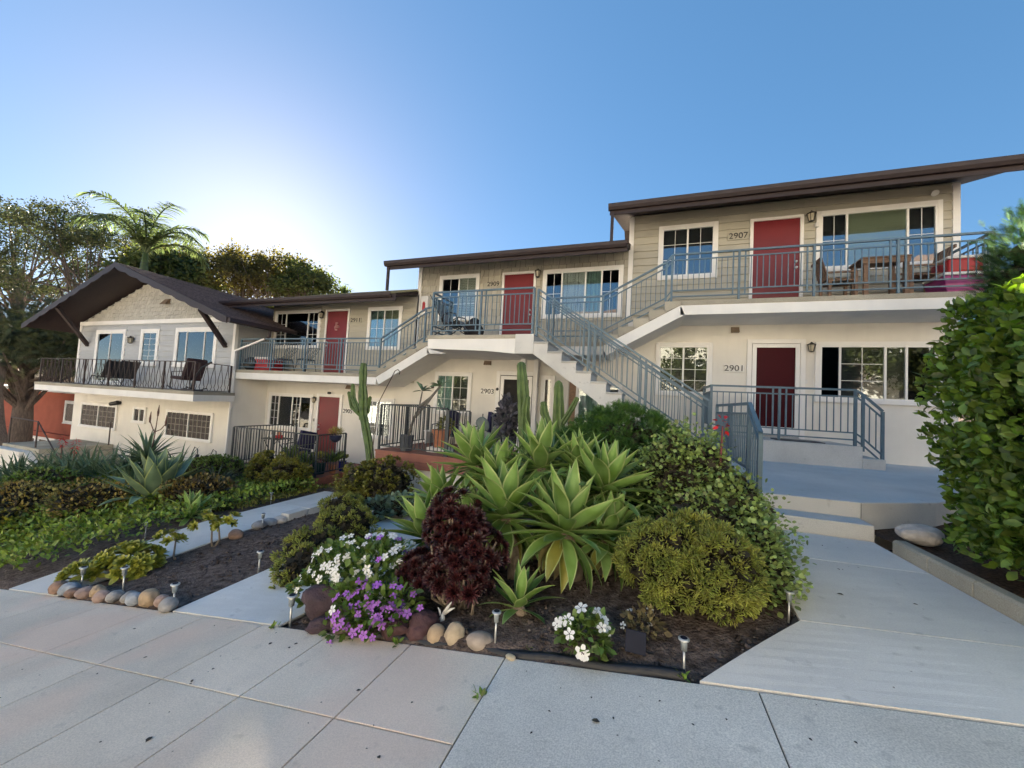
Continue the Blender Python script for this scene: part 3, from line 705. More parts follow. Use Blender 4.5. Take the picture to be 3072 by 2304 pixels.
railing('stair_railing', 'blue grey far side handrail of the long concrete staircase', [(-2.38,9.14,1.53),(1.12,9.14,-.83)], h=1.06)
railing('balcony_railing', 'blue grey railing on the upper right balcony and flight in front of door 2907',
        [(-2.30,9.29,1.60),(-1.10,9.29,1.60),(.30,9.29,2.33),(.42,9.29,2.49),(5.80,9.29,2.49),(5.80,10.42,2.49)], h=1.07)
railing('platform_railing', 'blue grey guard railing on the left edge of the entry platform seen end on',
        [(1.25,8.2,-.92),(1.25,5.74,-.92),(1.25,5.20,-1.27)], h=1.07)
railing('landing_railing', 'blue grey railing around the concrete landing at door 2901',
        [(1.29,10.4,-.47),(1.29,9.25,-.47),(3.80,9.25,-.47),(3.92,9.25,-.56),(4.22,9.25,-.86)], h=1.07)

# ================================================================ GABLED HOUSE at the left end of the row
YG = 9.2; GL, GR, GC = -23.05, -13.48, -18.27
gh = thing('gabled_house', 'white and grey two storey house with broad brown gable roof at left', 'house', (-18,9.2,-3.5))
MB().box(GL,GR,YG,YG+9,-4.6,-.25).build('wall', STUCCO, gh)
MB().prism([(GL,-.25),(GR,-.25),(GR,2.42),(GC,4.05),(GL,2.42)], YG, YG+9).build('upper_wall', TAN_SKYLIT, gh)
MB().prism([(GL+.1,2.44),(GR-.1,2.44),(GC,4.02)], YG-.004, YG+.01).build('gap_shade_sheathing', SUBST, gh)  # gable gaps get the same painted shade
MB().box(GR-.01,GR+.004,YG+.06,10.5,-.3,.52).build('side_stucco', STUCCO, gh)
upG = [(-21.8,-19.75,-.3,2.08),(-18.78,-17.64,.64,2.08),(-16.68,-14.39,.64,2.10)]
lap_boards(gh, GL+.11, GR-.11, -.18, 2.28, upG, YG, TAN_SKYLIT, .20)
for a, b in ((GL-.01,GL+.11),(GR-.11,GR+.01)): MB().box(a,b,YG-.055,YG+.05,-.2,2.28).build('corner_trim', TRIM, gh)
MB().box(GL-.02,GR+.02,YG-.06,YG+.02,2.285,2.44).build('belt_trim', TRIM, gh)
sl = .352
shakes(gh, GL, GR, 2.44, 4.06, [], YG, SHAKE_G, .155, (.10,.19), gable=lambda z: (GC-max(0,(4.10-z)/sl), GC+max(0,(4.10-z)/sl)))
w = window(gh, -21.8,-19.75,-.17,2.08,YG,[(1,CT,0,0,GLASS_U),(1,CW,0,0,GLASS_U)], casing=.13)
window(gh, -18.78,-17.64,.64,2.08,YG,[(1,BO,1,4,GLASS_U)], casing=.13, sill=True)
window(gh, -16.68,-14.39,.64,2.10,YG,[(.5,RW,0,0,GLASS_U),(1,CW,0,0,GLASS_U),(.5,RM,0,0,GLASS_U)], casing=.13, sill=True)
window(gh, -22.38,-19.84,-1.98,-.96,YG,[(1,RM,3,3,GLASS),(1,RW,3,3,GLASS)], casing=.06, sill=True, munt=MUNT)
window(gh, -18.80,-18.0,-1.58,-.95,YG,[(1,RW,0,0,GLASS),(1,RW,0,0,GLASS)], casing=.06, sill=True, munt=MUNT)
window(gh, -16.80,-14.25,-1.98,-.94,YG,[(1,RM,4,3,GLASS),(1,RM,4,3,GLASS)], casing=.06, sill=True, munt=MUNT)
lantern(gh, -19.25,1.62,YG,1.3)
MB().tube([(-19.75,YG,-.86),(-19.75,YG-.1,-.86),(-19.95,YG-.22,-.93)],[.07,.09,.07],10).build('flood_light', BLACK, gh)
mb = MB(); x = -17.55; mb.add([(x,YG,3.05),(x+.36,YG,3.05),(x+.36,YG-.2,2.98),(x,YG-.2,2.98),(x+.05,YG,3.28),(x+.31,YG,3.28)],[(3,2,5,4),(0,3,4),(2,1,5),(0,1,2,3)]); mb.build('vent_hood', mat_vent, gh)
# roof: two slopes, 1.2 m overhang to the front and to the sides, scalloped barge boards, braces
Y0 = 8.0; YB = 18.4; AP = 4.27; HW = 6.08
rf = MB()
for s in (-1, 1):
    rf.prism([(GC,AP),(GC+s*HW,AP-sl*HW),(GC+s*HW,AP-sl*HW-.10),(GC,AP-.10)][::s], Y0, YB)
roof = rf.build('roof', BROWN2, gh)
nC = 30; cw = HW/nC
for s in (-1, 1):
    cm = MB().add([(0,0,0),(0,1,0),(-s*cw*1.1,1,cw*1.1*sl-.022),(-s*cw*1.1,0,cw*1.1*sl-.022),(0,0,-.02),(0,1,-.02)],[(0,1,2,3),(4,5,1,0)]).mesh('course', SHINGLE)
    for i in range(nC):
        x = GC+s*(HW+.03-i*cw); link('shingle_course', cm, roof, TRS((x, Y0-.03, AP-sl*abs(x-GC)+.03), None, (1, YB-Y0+.06, 1)))
for s in (-1, 1):                                            # scalloped barge board
    top = []; bot = []; N = 90
    for i in range(N+1):
        t = i/N; x = GC+s*t*(HW+.02); z = AP+.01-sl*t*HW; top.append((x, z)); bot.append((x, z-.19-.045*abs(math.sin(t*math.pi*9))))
    mb = MB()
    for i in range(N): mb.prism([top[i],top[i+1],bot[i+1],bot[i]], Y0-.05, Y0-.008)
    mb.build('barge_board', BROWN, roof)
for xw, zw, xb, zb3 in ((-13.93,1.40,-13.55,2.40),(-22.36,1.42,-22.0,2.72)):
    MB().bar((xw,YG-.03,zw),(xb,Y0+.04,zb3+.04),.11,.13).build('brace', BROWN, roof)
MB().prism([(-12.17,2.11),(-12.05,2.11),(-12.03,2.0),(-12.07,1.97),(-12.17,1.97)], Y0-.02, 9.62).build('gutter', BROWN, roof)
mb = MB(); mb.tube([(-12.12,9.35,1.98),(-12.12,9.35,1.78),(-12.25,9.30,1.66)], .045, 8); mb.build('gutter_outlet', BROWN, roof)
mb = MB(); mb.bar((-12.25,9.30,1.68),(-13.36,9.13,1.25),.07,.055); mb.bar((-13.38,9.13,1.28),(-13.38,9.13,-.62),.06,.07); mb.bar((-13.38,9.13,-.62),(-13.44,9.17,-.75),.06,.06); mb.bar((-13.44,9.15,-.72),(-13.44,9.15,-3.0),.05,.05)
mb.build('downspout', TRIM, gh)
MB().tube([(-16.3,12.0,3.5),(-16.3,12.0,3.95)],.06,10).build('roof_vent', mat_vent, roof)
MB().lathe((-17.1,13.2,3.80),[(.75,0),(.72,.12),(.55,.25),(.25,.32),(.02,.33)],20).build('skylight_dome', mat('dome_lichen', (.22,.22,.05), .5, .4, 8), roof, smooth=True)
# balcony of the gabled house
DZ = -.19
pts = [(-21.9,7.62),(-12.80,7.62),(-13.30,9.19),(-23.6,9.19)]
MB().prism(pts, DZ-.10, DZ, 'Z').build('balcony_floor', CONC_T, gh)
MB().prism([(x+(.01 if x < -20 else -.01), y+.01) for x, y in pts[:2]]+pts[2:], DZ-.30, DZ-.10, 'Z').build('balcony_band', STUCCO2, gh)
# wrought iron rail with lyre shaped bars
br = thing('balcony_railing', 'dark wrought iron railing with curved lyre bars on the gabled house balcony', 'railing', (-18,7.7,DZ))
def lyre(p, d, h):
    mb = MB(); o = Vector(p)
    for s in (-1, 1):
        mb.tube([o+Vector(d)*s*a+Vector((0,0,z)) for a, z in ((.10,.0),(.045,.12),(.09,.24),(.095,.38),(.055,.55),(.02,.70),(.018,h))], .0085, 5)
    return mb
def iron_run(p, q, h=.88, step=.26, posts=5):
    p = Vector(p); q = Vector(q); d = (q-p); L = d.length; u = d.normalized(); n = int(L/step)
    me = lyre((0,0,0), (1,0,0), h).mesh('lyre', IRONB); ang = math.atan2(u.y, u.x); rz = Matrix.Rotation(ang, 3, 'Z')
    for k in range(n): link('lyre_bar', me, br, TRS(p+u*(k+.5)*L/n+Vector((0,0,.03)), rz))
    bar_inst('top_rail', IRONB, p+Vector((0,0,h+.02)), q+Vector((0,0,h+.02)), .04, .02, br)
    bar_inst('rail', IRONB, p+Vector((0,0,.03)), q+Vector((0,0,.03)), .03, .015, br)
    for k in range(posts+1): c = p+d*k/posts; bar_inst('post', IRONB, c, c+Vector((0,0,h+.03)), .04, .04, br)
iron_run((-21.75,7.70,DZ),(-12.95,7.70,DZ),posts=6); iron_run((-12.95,7.70,DZ),(-13.38,9.05,DZ),posts=1); iron_run((-21.75,7.70,DZ),(-23.3,9.1,DZ),posts=1)

# side stair of the gabled house: white stucco cheek, concrete steps, pipe rail
gs = thing('side_stair', 'small white stucco porch stair with concrete steps left of the gabled house', 'stairs', (-20.5,7.4,-3.5))
MB().box(-22.4,-20.3,6.9,7.2,-4.6,-2.62).build('cheek_wall', STUCCO, gs, bevel=.01)
MB().box(-22.45,-19.9,7.205,9.19,-4.6,-2.52).build('porch_floor', CONC_T, gs, bevel=.01)
for i in range(6): MB().box(-19.9+.27*i,-19.9+.27*(i+1),7.25,9.19,-4.6,-2.70-.18*i).build('step', CONC_T, gs, bevel=.008)
MB().prism([(-20.3,-2.62),(-20.3,-4.6),(-18.2,-4.6),(-18.2,-3.9)], 7.0, 7.2).build('stringer', STUCCO, gs)
for a, b in (((-22.3,7.3,-2.52),(-22.3,7.3,-1.55)),((-20.4,7.3,-2.52),(-20.4,7.3,-1.60)),((-22.3,7.3,-1.55),(-20.4,7.3,-1.60)),((-20.4,7.3,-1.60),(-18.4,7.3,-3.1)),((-18.4,7.3,-3.9),(-18.4,7.3,-3.1)),((-19.6,8.9,-1.6),(-19.6,8.9,-2.5))):
    MB().tube([a,b],.022,6).build('pipe_rail', IRONB, gs)

# ================================================================ RED WOOD DECKS with black iron rails
def deck(label, x0, x1, y0, y1, z, skirt=.40, feet=()):
    d = thing('porch_deck', label, 'deck', ((x0+x1)/2,(y0+y1)/2,z-.8))
    n = int((y1-y0)/.145); w = (y1-y0)/n
    me = MB().box(0,1,.003,w-.003,-.035,0).mesh('plank', DECKW)
    for i in range(n): link('plank', me, d, TRS((x0, y0+i*w, z), None, (x1-x0,1,1)))
    for k in range(2):
        zt = z-.037-k*skirt/2; zb4 = zt-skirt/2+.006
        MB().box(x0+.02,x1-.02,y0+.015,y0+.045,zb4,zt).build('skirt_board', DECKW, d)
        MB().box(x1-.045,x1-.015,y0+.046,y1,zb4,zt).build('skirt_board', DECKW, d)
        MB().box(x0+.015,x0+.045,y0+.046,y1,zb4,zt).build('skirt_board', DECKW, d)
    for x, y in feet: MB().box(x-.10,x+.10,y-.10,y+.10,z-1.1,z-.10).build('footing', CONC_T, d)
    return d
d1 = deck('low red brown wooden porch deck with potted plants and a bistro table', -11.75,-8.32,8.05,10.49,-2.32,.42,((-8.5,8.25),(-8.5,9.6),(-11.6,8.2)))
for i, (xa, zt) in enumerate(((-8.30,-2.36),(-7.98,-2.54),(-7.66,-2.72))):
    if i: MB().box(xa,xa+.34,9.0,10.49,zt-.035,zt).build('plank', DECKW, d1); 
    MB().box(xa+.30,xa+.33,9.0,10.49,zt-.22,zt-.036).build('riser', DECKW, d1)
MB().box(-8.30,-7.98,9.0,10.49,-2.355,-2.32).build('plank', DECKW, d1)
d2 = deck('raised red brown wooden porch deck with navy cushioned chairs', -6.40,-3.0,7.98,10.49,-1.36,.34,((-6.2,8.2),(-3.2,8.2)))
MB().box(-6.3,-3.1,8.1,10.4,-2.6,-1.72).build('foundation', STUCCO, d2)
MB().box(-3.4,-2.4,7.2,7.97,-1.9,-1.62).build('step', CONC, d2)
railing('porch_railing', 'dark iron railing around the porch deck at door 2905', [(-11.66,10.3,-2.30),(-11.66,8.12,-2.30),(-8.40,8.12,-2.30),(-8.40,9.15,-2.30)], h=1.12, m=IRON, style='iron', gap=.105, low=(.09,.2))
railing('porch_railing', 'dark iron railing along the porch deck at door 2903', [(-6.33,10.3,-1.35),(-6.33,8.05,-1.35),(-4.45,8.05,-1.35)], h=1.12, m=IRON, style='iron', gap=.105, low=(.09,.2))
railing('porch_railing', 'short dark iron gate panel beside the agaves at door 2903', [(-4.40,8.04,-1.35),(-3.85,8.04,-1.35)], h=1.09, m=IRON, style='iron', gap=.10, low=(.09,.2))
railing('porch_railing', 'short dark iron rail behind the cacti in front of door 2903', [(-3.5,8.6,-1.35),(-2.75,8.6,-1.35)], h=1.05, m=IRON, style='iron', gap=.09, low=(.09,.2))
# ================================================================ PLANT TOOLS
def np_mesh(name, V, F, mats, smooth=False):
    V = np.asarray(V, np.float32); F = np.asarray(F, np.int32); k = F.shape[1]
    me = bpy.data.meshes.new(name); me.vertices.add(len(V)); me.vertices.foreach_set('co', V.ravel())
    me.loops.add(F.size); me.loops.foreach_set('vertex_index', F.ravel())
    me.polygons.add(len(F)); me.polygons.foreach_set('loop_start', np.arange(0, F.size, k, dtype=np.int32))
    if smooth: me.polygons.foreach_set('use_smooth', np.ones(len(F), bool))
    for m in (mats if isinstance(mats, (list, tuple)) else [mats]): me.materials.append(m)
    me.update(calc_edges=True); return me
# leaf templates: length along +Y, width along X, face normal +Z (triangles)
def T(v, f): return np.array(v, float), np.array(f)
T_OVAL = T([(0,0,0),(-.30,.38,.07),(0,.40,0),(.30,.38,.07),(-.22,.74,.02),(0,.74,-.04),(.22,.74,.02),(0,1,-.10)],
           [(0,2,1),(0,3,2),(1,2,5),(1,5,4),(2,3,6),(2,6,5),(4,5,7),(5,6,7)])
T_ROUND = T([(0,0,0),(-.34,.24,.05),(-.40,.60,.05),(0,.95,0),(.40,.60,.05),(.34,.24,.05)], [(0,5,1),(1,5,4),(1,4,2),(2,4,3)])
T_NEEDLE = T([(-.06,0,0),(.06,0,0),(0,1,-.04)], [(0,1,2)])
T_FINGER = T([(-.10,0,-.05),(.10,0,-.05),(0,0,.10),(-.13,.8,-.06),(.13,.8,-.06),(0,.8,.13),(0,1,0)],
             [(0,1,4),(0,4,3),(1,2,5),(1,5,4),(2,0,3),(2,3,5),(3,4,6),(4,5,6),(5,3,6)])
T_STRAP = T([(-.045,0,0),(.045,0,0),(-.05,.35,.10),(.05,.35,.10),(-.035,.7,.10),(.035,.7,.10),(0,1,-.02)],
            [(0,1,3),(0,3,2),(2,3,5),(2,5,4),(4,5,6)])
def spray():
    v = []; f = []
    for k in range(9):
        y = .08+.1*k; w = .26*math.sin(math.pi*min(1,(k+1.5)/10))+.05
        for s in (-1, 1):
            b = len(v); v += [(0,y-.03,0),(0,y+.03,0),(s*w,y+.14,.03*s)]; f.append((b,b+1,b+2) if s < 0 else (b,b+2,b+1))
    return T(v, f)
T_SPRAY = spray()
def basis(D, roll=None, up=None):
    D = D/np.linalg.norm(D, axis=1, keepdims=True); n = len(D)
    U = np.tile([0,0,1.0], (n,1)) if up is None else up
    U = U+rng.normal(0, .35 if roll is None else roll, (n,3))
    X = np.cross(D, U); X /= np.linalg.norm(X, axis=1, keepdims=True)+1e-9; Z = np.cross(X, D)
    return np.stack([X, D, Z], axis=2)                                  # columns x,y,z
def scatter(tpl, P, D, S, roll=None, up=None, wid=None):
    tv, tf = tpl; M = basis(D, roll, up); n = len(P); k = len(tv)
    t = np.repeat(tv[None], n, 0)
    if wid is not None: t = t*np.stack([wid, np.ones(n), np.ones(n)], 1)[:,None,:]
    V = np.einsum('nij,nkj->nki', M, t)*np.asarray(S).reshape(-1,1,1)+P[:,None,:]
    F = tf[None]+(np.arange(n)*k)[:,None,None]
    return V.reshape(-1,3), F.reshape(-1,3)
def lump(D, seed, k=6, f=3.0):
    r = np.random.default_rng(seed); o = np.zeros(len(D))
    for _ in range(k): w = r.normal(0, f, 3); o += np.sin(D@w+r.uniform(0,6.28))
    return o/k
def dirs(n, zmin=-1.):
    d = rng.normal(0, 1, (n*4+30,3)); d /= np.linalg.norm(d, axis=1, keepdims=True); return d[d[:,2] >= zmin][:n]
def dome(c, r, n, seed, lumpy=.16, depth=.25, zmin=-.6, power=1.0, clumps=0, sig=.06):
    """points near the lumpy surface of an ellipsoid and their outward directions"""
    c = np.array(c); r = np.array(r)
    if clumps:
        d = dirs(clumps, zmin); d = d[rng.integers(0, len(d), n)]
    else: d = dirs(n, zmin)
    n = len(d)
    e = np.sign(d)*np.abs(d)**power if power != 1 else d
    if power != 1: e = e/np.linalg.norm(e, axis=1, keepdims=True)*(np.linalg.norm(e, axis=1, keepdims=True)**-.0)
    rad = 1+lumpy*lump(d, seed)*2-depth*rng.random(n)**1.5
    P = c+e*r*rad[:,None]
    if clumps: P += rng.normal(0, sig, (n,3))
    N = d/r; N /= np.linalg.norm(N, axis=1, keepdims=True)
    return P, N
def bumpy(c, r, nsub, rsub, per, seed, zmin=-.35, lumpy=.1):
    """shrub surface made of many small rounded heads"""
    Cn, Nn = dome(c, r, nsub, seed, lumpy, .18, zmin)
    n = len(Cn)*per; idx = np.repeat(np.arange(len(Cn)), per)
    d = rng.normal(0,1,(n,3)); d /= np.linalg.norm(d,axis=1,keepdims=True); d = d+Nn[idx]*.9; d /= np.linalg.norm(d,axis=1,keepdims=True)
    rs = rng.uniform(.7,1.25,len(Cn))[idx]*rsub
    return Cn[idx]+d*rs[:,None]*rng.uniform(.55,1.,(n,1)), d
def foliage(name, parent, V, F, m, smooth=False): return tag(link(name, np_mesh(name, V, F, m, smooth), parent), kind='stuff')
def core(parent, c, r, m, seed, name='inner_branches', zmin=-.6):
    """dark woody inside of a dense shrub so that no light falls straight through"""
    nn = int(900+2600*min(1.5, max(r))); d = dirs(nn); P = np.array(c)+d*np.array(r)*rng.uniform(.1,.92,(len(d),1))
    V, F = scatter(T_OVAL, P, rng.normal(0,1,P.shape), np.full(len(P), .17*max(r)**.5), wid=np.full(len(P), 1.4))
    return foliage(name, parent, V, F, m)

LEAF_H = mat('leaf_hedge', (.12,.21,.038), .38, .4, 9, island=.45, trans=.35, col2=(.20,.29,.045))
LEAF_J = mat('leaf_juniper', (.06,.15,.028), .6, .4, 6, island=.35, trans=.15, col2=(.10,.21,.035))
LEAF_P = mat('leaf_portulacaria', (.22,.33,.09), .4, .35, 7, island=.4, trans=.2, col2=(.32,.41,.13))
LEAF_C = mat('leaf_crassula', (.19,.26,.04), .4, .4, 6, island=.45, trans=.15, col2=(.33,.34,.06))
LEAF_V = mat('leaf_vinca', (.11,.18,.035), .4, .3, 8, island=.35, trans=.2, col2=(.13,.20,.04))
LEAF_G = mat('leaf_groundcover', (.16,.29,.045), .5, .5, 2.0, island=.4, trans=.15, col2=(.29,.37,.06))
LEAF_O = mat('leaf_orange', (.20,.22,.05), .5, .4, 2.2, island=.45, trans=.15, col2=(.36,.25,.07))
LEAF_R = mat('leaf_purple', (.06,.035,.045), .5, .4, 4, island=.4, trans=.1)
LEAF_D = mat('leaf_jade', (.14,.165,.03), .4, .4, 5, island=.4, trans=.1, col2=(.25,.23,.04))
LEAF_T = mat('leaf_tree', (.08,.11,.03), .6, .35, 1.2, island=.4, trans=.45, col2=(.12,.13,.035))
LEAF_T2 = mat('leaf_tree_olive', (.10,.09,.03), .6, .35, 1.2, island=.4, trans=.5, col2=(.13,.11,.03))
LEAF_PN = mat('leaf_pine', (.04,.065,.028), .6, .35, 1.0, island=.35, trans=.25, col2=(.085,.09,.032))
LEAF_CY = mat('leaf_cypress', (.045,.10,.028), .6, .35, 4, island=.35, trans=.15)
LEAF_PA = mat('leaf_palm', (.13,.17,.07), .5, .3, 3, island=.3, trans=.45)
LEAF_A = mat('leaf_aloe', (.09,.17,.10), .45, .3, 6, island=.25, col2=(.15,.23,.13))
AGV = mat('agave_leaf', (.18,.33,.05), .45, .35, 3.5, objvar=.22, col2=(.25,.40,.13), spec=.35, trans=.08)
AGE = mat('agave_margin', (.36,.44,.18), .5, .15, 8)
AEO = mat('aeonium_dark', (.032,.006,.008), .4, .4, 20, objvar=.35, col2=(.065,.014,.014))
AEOG = mat('aeonium_green', (.22,.27,.035), .4, .3, 8, objvar=.2, col2=(.34,.34,.05))
BARK = mat('bark', (.13,.10,.085), .9, .35, 6, bump=.8, bscale=25, bdist=.04, stretch=(3,3,.6))
STEM = mat('stem_pale', (.25,.20,.15), .8, .3, 15, bump=.4, bscale=60)
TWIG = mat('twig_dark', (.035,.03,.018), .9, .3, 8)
CACT = mat('cactus', (.075,.13,.035), .5, .3, 7, bump=.2, bscale=40, col2=(.12,.19,.05))
OPUN = mat('prickly_pear', (.11,.14,.13), .6, .3, 8, bump=.15, bscale=60)
PETW = mat('petal_white', (.82,.82,.80), .5, .04, 6, trans=.15)
PETP = mat('petal_purple', (.36,.13,.55), .5, .2, 6, objvar=.15, trans=.15)
PETR = mat('petal_red', (.55,.015,.02), .5, .2, 6, trans=.15)

# ---- broad succulent leaf with pale margin
def strap_leaf(name, L, w, a0, bend, fold=.25, n=9, mats=None, keel=0, shape=None):
    mb = MB(); rows = []; p = Vector((0,0,0)); a = a0
    for i in range(n+1):
        t = i/n
        ww = w*((.62+.38*math.sin(math.pi*min(1,t/.55)/2)) if t < .55 else max(.0, 1-((t-.55)/.45)**1.35)) if shape is None else w*shape(t)
        d = Vector((0,math.cos(a),math.sin(a))); nn = Vector((0,-math.sin(a),math.cos(a)))
        e = min(.012, ww*.3)
        row = [p+Vector((-ww,0,0))+nn*ww*fold, p+Vector((-ww+e,0,0))+nn*(ww-e)*fold, p+Vector((-ww*.5,0,0))+nn*ww*fold*.3, p+nn*0, p+Vector((ww*.5,0,0))+nn*ww*fold*.3, p+Vector((ww-e,0,0))+nn*(ww-e)*fold, p+Vector((ww,0,0))+nn*ww*fold]
        rows.append(row); p = p+d*(L/n); a += bend/n*(.4+1.2*t)
    b = 0
    for r in rows: mb.v += [tuple(v) for v in r]
    for i in range(n):
        for j in range(6): mb.f.append((i*7+j,i*7+j+1,(i+1)*7+j+1,(i+1)*7+j)); mb.m.append(1 if j in (0,5) else 0)
    return mb.mesh(name, mats, smooth=True)
AG_UP = [strap_leaf('agave_leaf_upright', .60, .070, 0, -.10, .45, mats=[AGV,AGE]), strap_leaf('agave_leaf_upright_b', .56, .067, 0, .15, .5, mats=[AGV,AGE])]
AG_MID = [strap_leaf('agave_leaf_mid', .66, .074, 0, -.55, .30, mats=[AGV,AGE]), strap_leaf('agave_leaf_mid_b', .64, .071, 0, -.25, .35, mats=[AGV,AGE]), strap_leaf('agave_leaf_mid_c', .62, .077, 0, .2, .28, mats=[AGV,AGE])]
AGD = mat('agave_dry', (.26,.20,.10), .7, .35, 9, objvar=.25, col2=(.33,.30,.12))
AG_DRY = [strap_leaf('agave_leaf_dry', .50, .06, 0, -1.5, .5, mats=[AGD,AGD]), strap_leaf('agave_leaf_yellow', .56, .075, 0, -1.0, .3, mats=[mat('agave_yellow', (.27,.30,.05), .5, .3, 6, objvar=.2, col2=(.36,.33,.07)),AGE])]
AG_OUT = [strap_leaf('agave_leaf_outer', .64, .075, 0, -1.1, .22, mats=[AGV,AGE]), strap_leaf('agave_leaf_outer_b', .60, .075, 0, -.7, .2, mats=[AGV,AGE])]
_blue = {}; AGB = mat('agave_blue_leaf', (.13,.22,.13), .5, .3, 4, objvar=.18, col2=(.19,.27,.17))
def agave(label, c, s=1.0, n=30, tilt=(0,0), seed=1, stem=None, group=None, top=85, low=-52, blue=False):
    rr = random.Random(seed); root = thing('agave', label, 'agave', stem or c, group); c = Vector(c)
    tl = Matrix.Rotation(tilt[0],3,'X') @ Matrix.Rotation(tilt[1],3,'Y')
    for i in range(n):
        t = i/(n-1); el = R(top+(low-top)*t**.9)+rr.uniform(-.09,.09); az = i*2.39996+rr.uniform(-.15,.15)
        me = rr.choice(AG_UP if t < .3 else AG_MID if t < .72 else AG_OUT if t < .9 or n < 24 else AG_DRY)
        if blue:
            if me.name not in _blue: _blue[me.name] = me.copy(); _blue[me.name].materials[0] = AGB
            me = _blue[me.name]
        k = s*(.78+.30*math.sin(math.pi*min(1,.25+t*.8)))*rr.uniform(.9,1.1)
        M = tl @ Matrix.Rotation(az,3,'Z') @ Matrix.Rotation(el,3,'X') @ Matrix.Rotation(rr.uniform(-.12,.12),3,'Y')
        link('leaf', me, root, TRS(c+tl @ Vector((0,0,.05*s*(1-t))), M, (k,k,k)))
    if stem:
        st = Vector(stem); m = (st+c)/2+Vector((.04,.05,-.05)); MB().tube([st-Vector((0,0,.1)),m,c+Vector((0,0,.04))],[.09*s,.08*s,.07*s],8).build('stem', STEM, root, smooth=True)
    return root

# ================================================================ CENTRE BED
AGL = [('big pale green agave rosette front right of the centre bed', (-.70,3.62,-1.22), 1.12, (-.35,.10), (-.6,3.75)),
       ('big pale green agave rosette front left, behind the dark red succulent', (-1.32,3.70,-1.20), 1.08, (-.30,-.12), (-1.2,3.8)),
       ('tall agave rosette at the top middle of the clump below the cactus', (-1.15,4.35,-.78), 1.05, (-.15,-.02), (-1.1,4.3)),
       ('agave rosette at right of the clump against the juniper dome', (-.42,4.15,-.92), 1.08, (-.18,.22), (-.4,4.2)),
       ('agave rosette at upper left of the clump by the porch', (-2.0,4.50,-.86), 1.0, (-.12,-.30), (-1.8,4.4)),
       ('low agave rosette at far left reaching over the walk', (-2.22,3.75,-1.58), .95, (-.25,-.40), (-2.1,3.8)),
       ('half hidden agave rosette on the left flank of the clump', (-2.25,4.15,-1.30), .9, (-.15,-.45), (-2.0,4.1)),
       ('low agave rosette filling the left front of the clump above the white flowers', (-1.75,3.95,-1.42), .88, (-.35,-.25), (-1.7,4.0)),
       ('low agave rosette at the right foot of the clump under the juniper', (-.35,3.85,-1.30), .85, (-.3,.25), (-.35,3.9)),
       ('agave rosette filling the upper left centre of the clump', (-1.62,4.25,-.98), .95, (-.2,-.12), (-1.6,4.3)),
       ('small agave rosette high at the right centre of the clump', (-.75,4.42,-.76), .85, (-.15,.1), (-.7,4.4)),
       ('drooping agave rosette low behind the two front rosettes', (-.95,4.0,-1.30), .9, (-.3,.0), (-.95,4.0))]
for i, (lab, c, s, tilt, st) in enumerate(AGL): agave(lab, c, s*.94, 56, tilt, 11+i, (st[0],st[1],gz(*st)))
agave('small bright green agave rosette at the front edge of the bed', (-.93,3.02,-1.66), .62, 20, (-.45,.05), 31, (-.93,3.05,gz(-.93,3.05)), top=78, low=-15)

# ---- rosette succulents
def rosette_mesh(name, r, m, n=22, w=.16):
    mb = MB()
    for i in range(n):
        t = i/(n-1); az = i*2.39996; el = R(78-70*t); L = r*(.45+.55*t)
        M = Matrix.Rotation(az,3,'Z') @ Matrix.Rotation(el,3,'X')
        vs = [M @ Vector(v) for v in ((-.03*r,0,0),(.03*r,0,0),(-w*r*.8,L*.6,.05*r),(0,L*.62,0),(w*r*.8,L*.6,.05*r),(-w*r*.5,L*.88,.05*r),(w*r*.5,L*.88,.05*r),(0,L,.06*r))]
        mb.add(vs, [(0,3,2),(0,1,3),(1,4,3),(2,3,5),(3,6,5),(3,4,6),(5,6,7)])
    return mb.mesh(name, m)
ROS_D = [rosette_mesh('dark_rosette', 1, AEO, 44, .105), rosette_mesh('dark_rosette_b', 1, AEO, 38, .12)]
ROS_G = [rosette_mesh('green_rosette', 1, AEOG, 20, .24), rosette_mesh('green_rosette_b', 1, AEOG, 18, .27)]
def rosette_bush(name, label, cat, blobs, meshes, r, n, stems=True, base=None, stemm=STEM, zmin=-.15):
    root = thing(name, label, cat, base); k = 0; b = Vector(base)
    for c, rad, m in blobs:
        P, N = dome(c, rad, m, k+5, .08, .12, zmin)
        for p, d in zip(P, N):
            d2 = Vector(d)+Vector((0,-.25,.45)); s = r*random.uniform(.75,1.2)
            link('rosette', random.choice(meshes), root, TRS(p, rot_to(d2) @ Matrix.Rotation(random.uniform(0,6.28),3,'Z'), (s,s,s))); k += 1
            if stems and k % 8 == 0:
                e = Vector(p); mid = (b+e)/2+Vector((random.uniform(-.12,.12),random.uniform(-.12,.05),-.06))
                MB().tube([b+Vector((random.uniform(-.08,.08),random.uniform(-.05,.05),0)),mid,e],[.018,.014,.010],5).build('stem', stemm, root, smooth=True)
    return root
rosette_bush('dark_aeonium', 'dark red rosette succulent bush in front of the agaves', 'succulent',
             [((-1.62,3.22,-1.20),(.27,.23,.36),86),((-1.40,3.10,-1.34),(.29,.25,.28),80),((-1.80,3.05,-1.55),(.22,.2,.16),60),((-1.48,3.02,-1.52),(.30,.2,.18),60)], ROS_D, .088, 0, True, (-1.5,3.15,-1.88))
rosette_bush('green_aeonium', 'lime green rosette succulent spreading at the left end of the soil strip', 'succulent',
             [((-6.30,3.18,-2.36),(.34,.26,.18),46),((-6.62,2.98,-2.48),(.24,.2,.14),26)], ROS_G, .15, 0, True, (-6.2,3.4,-2.5))
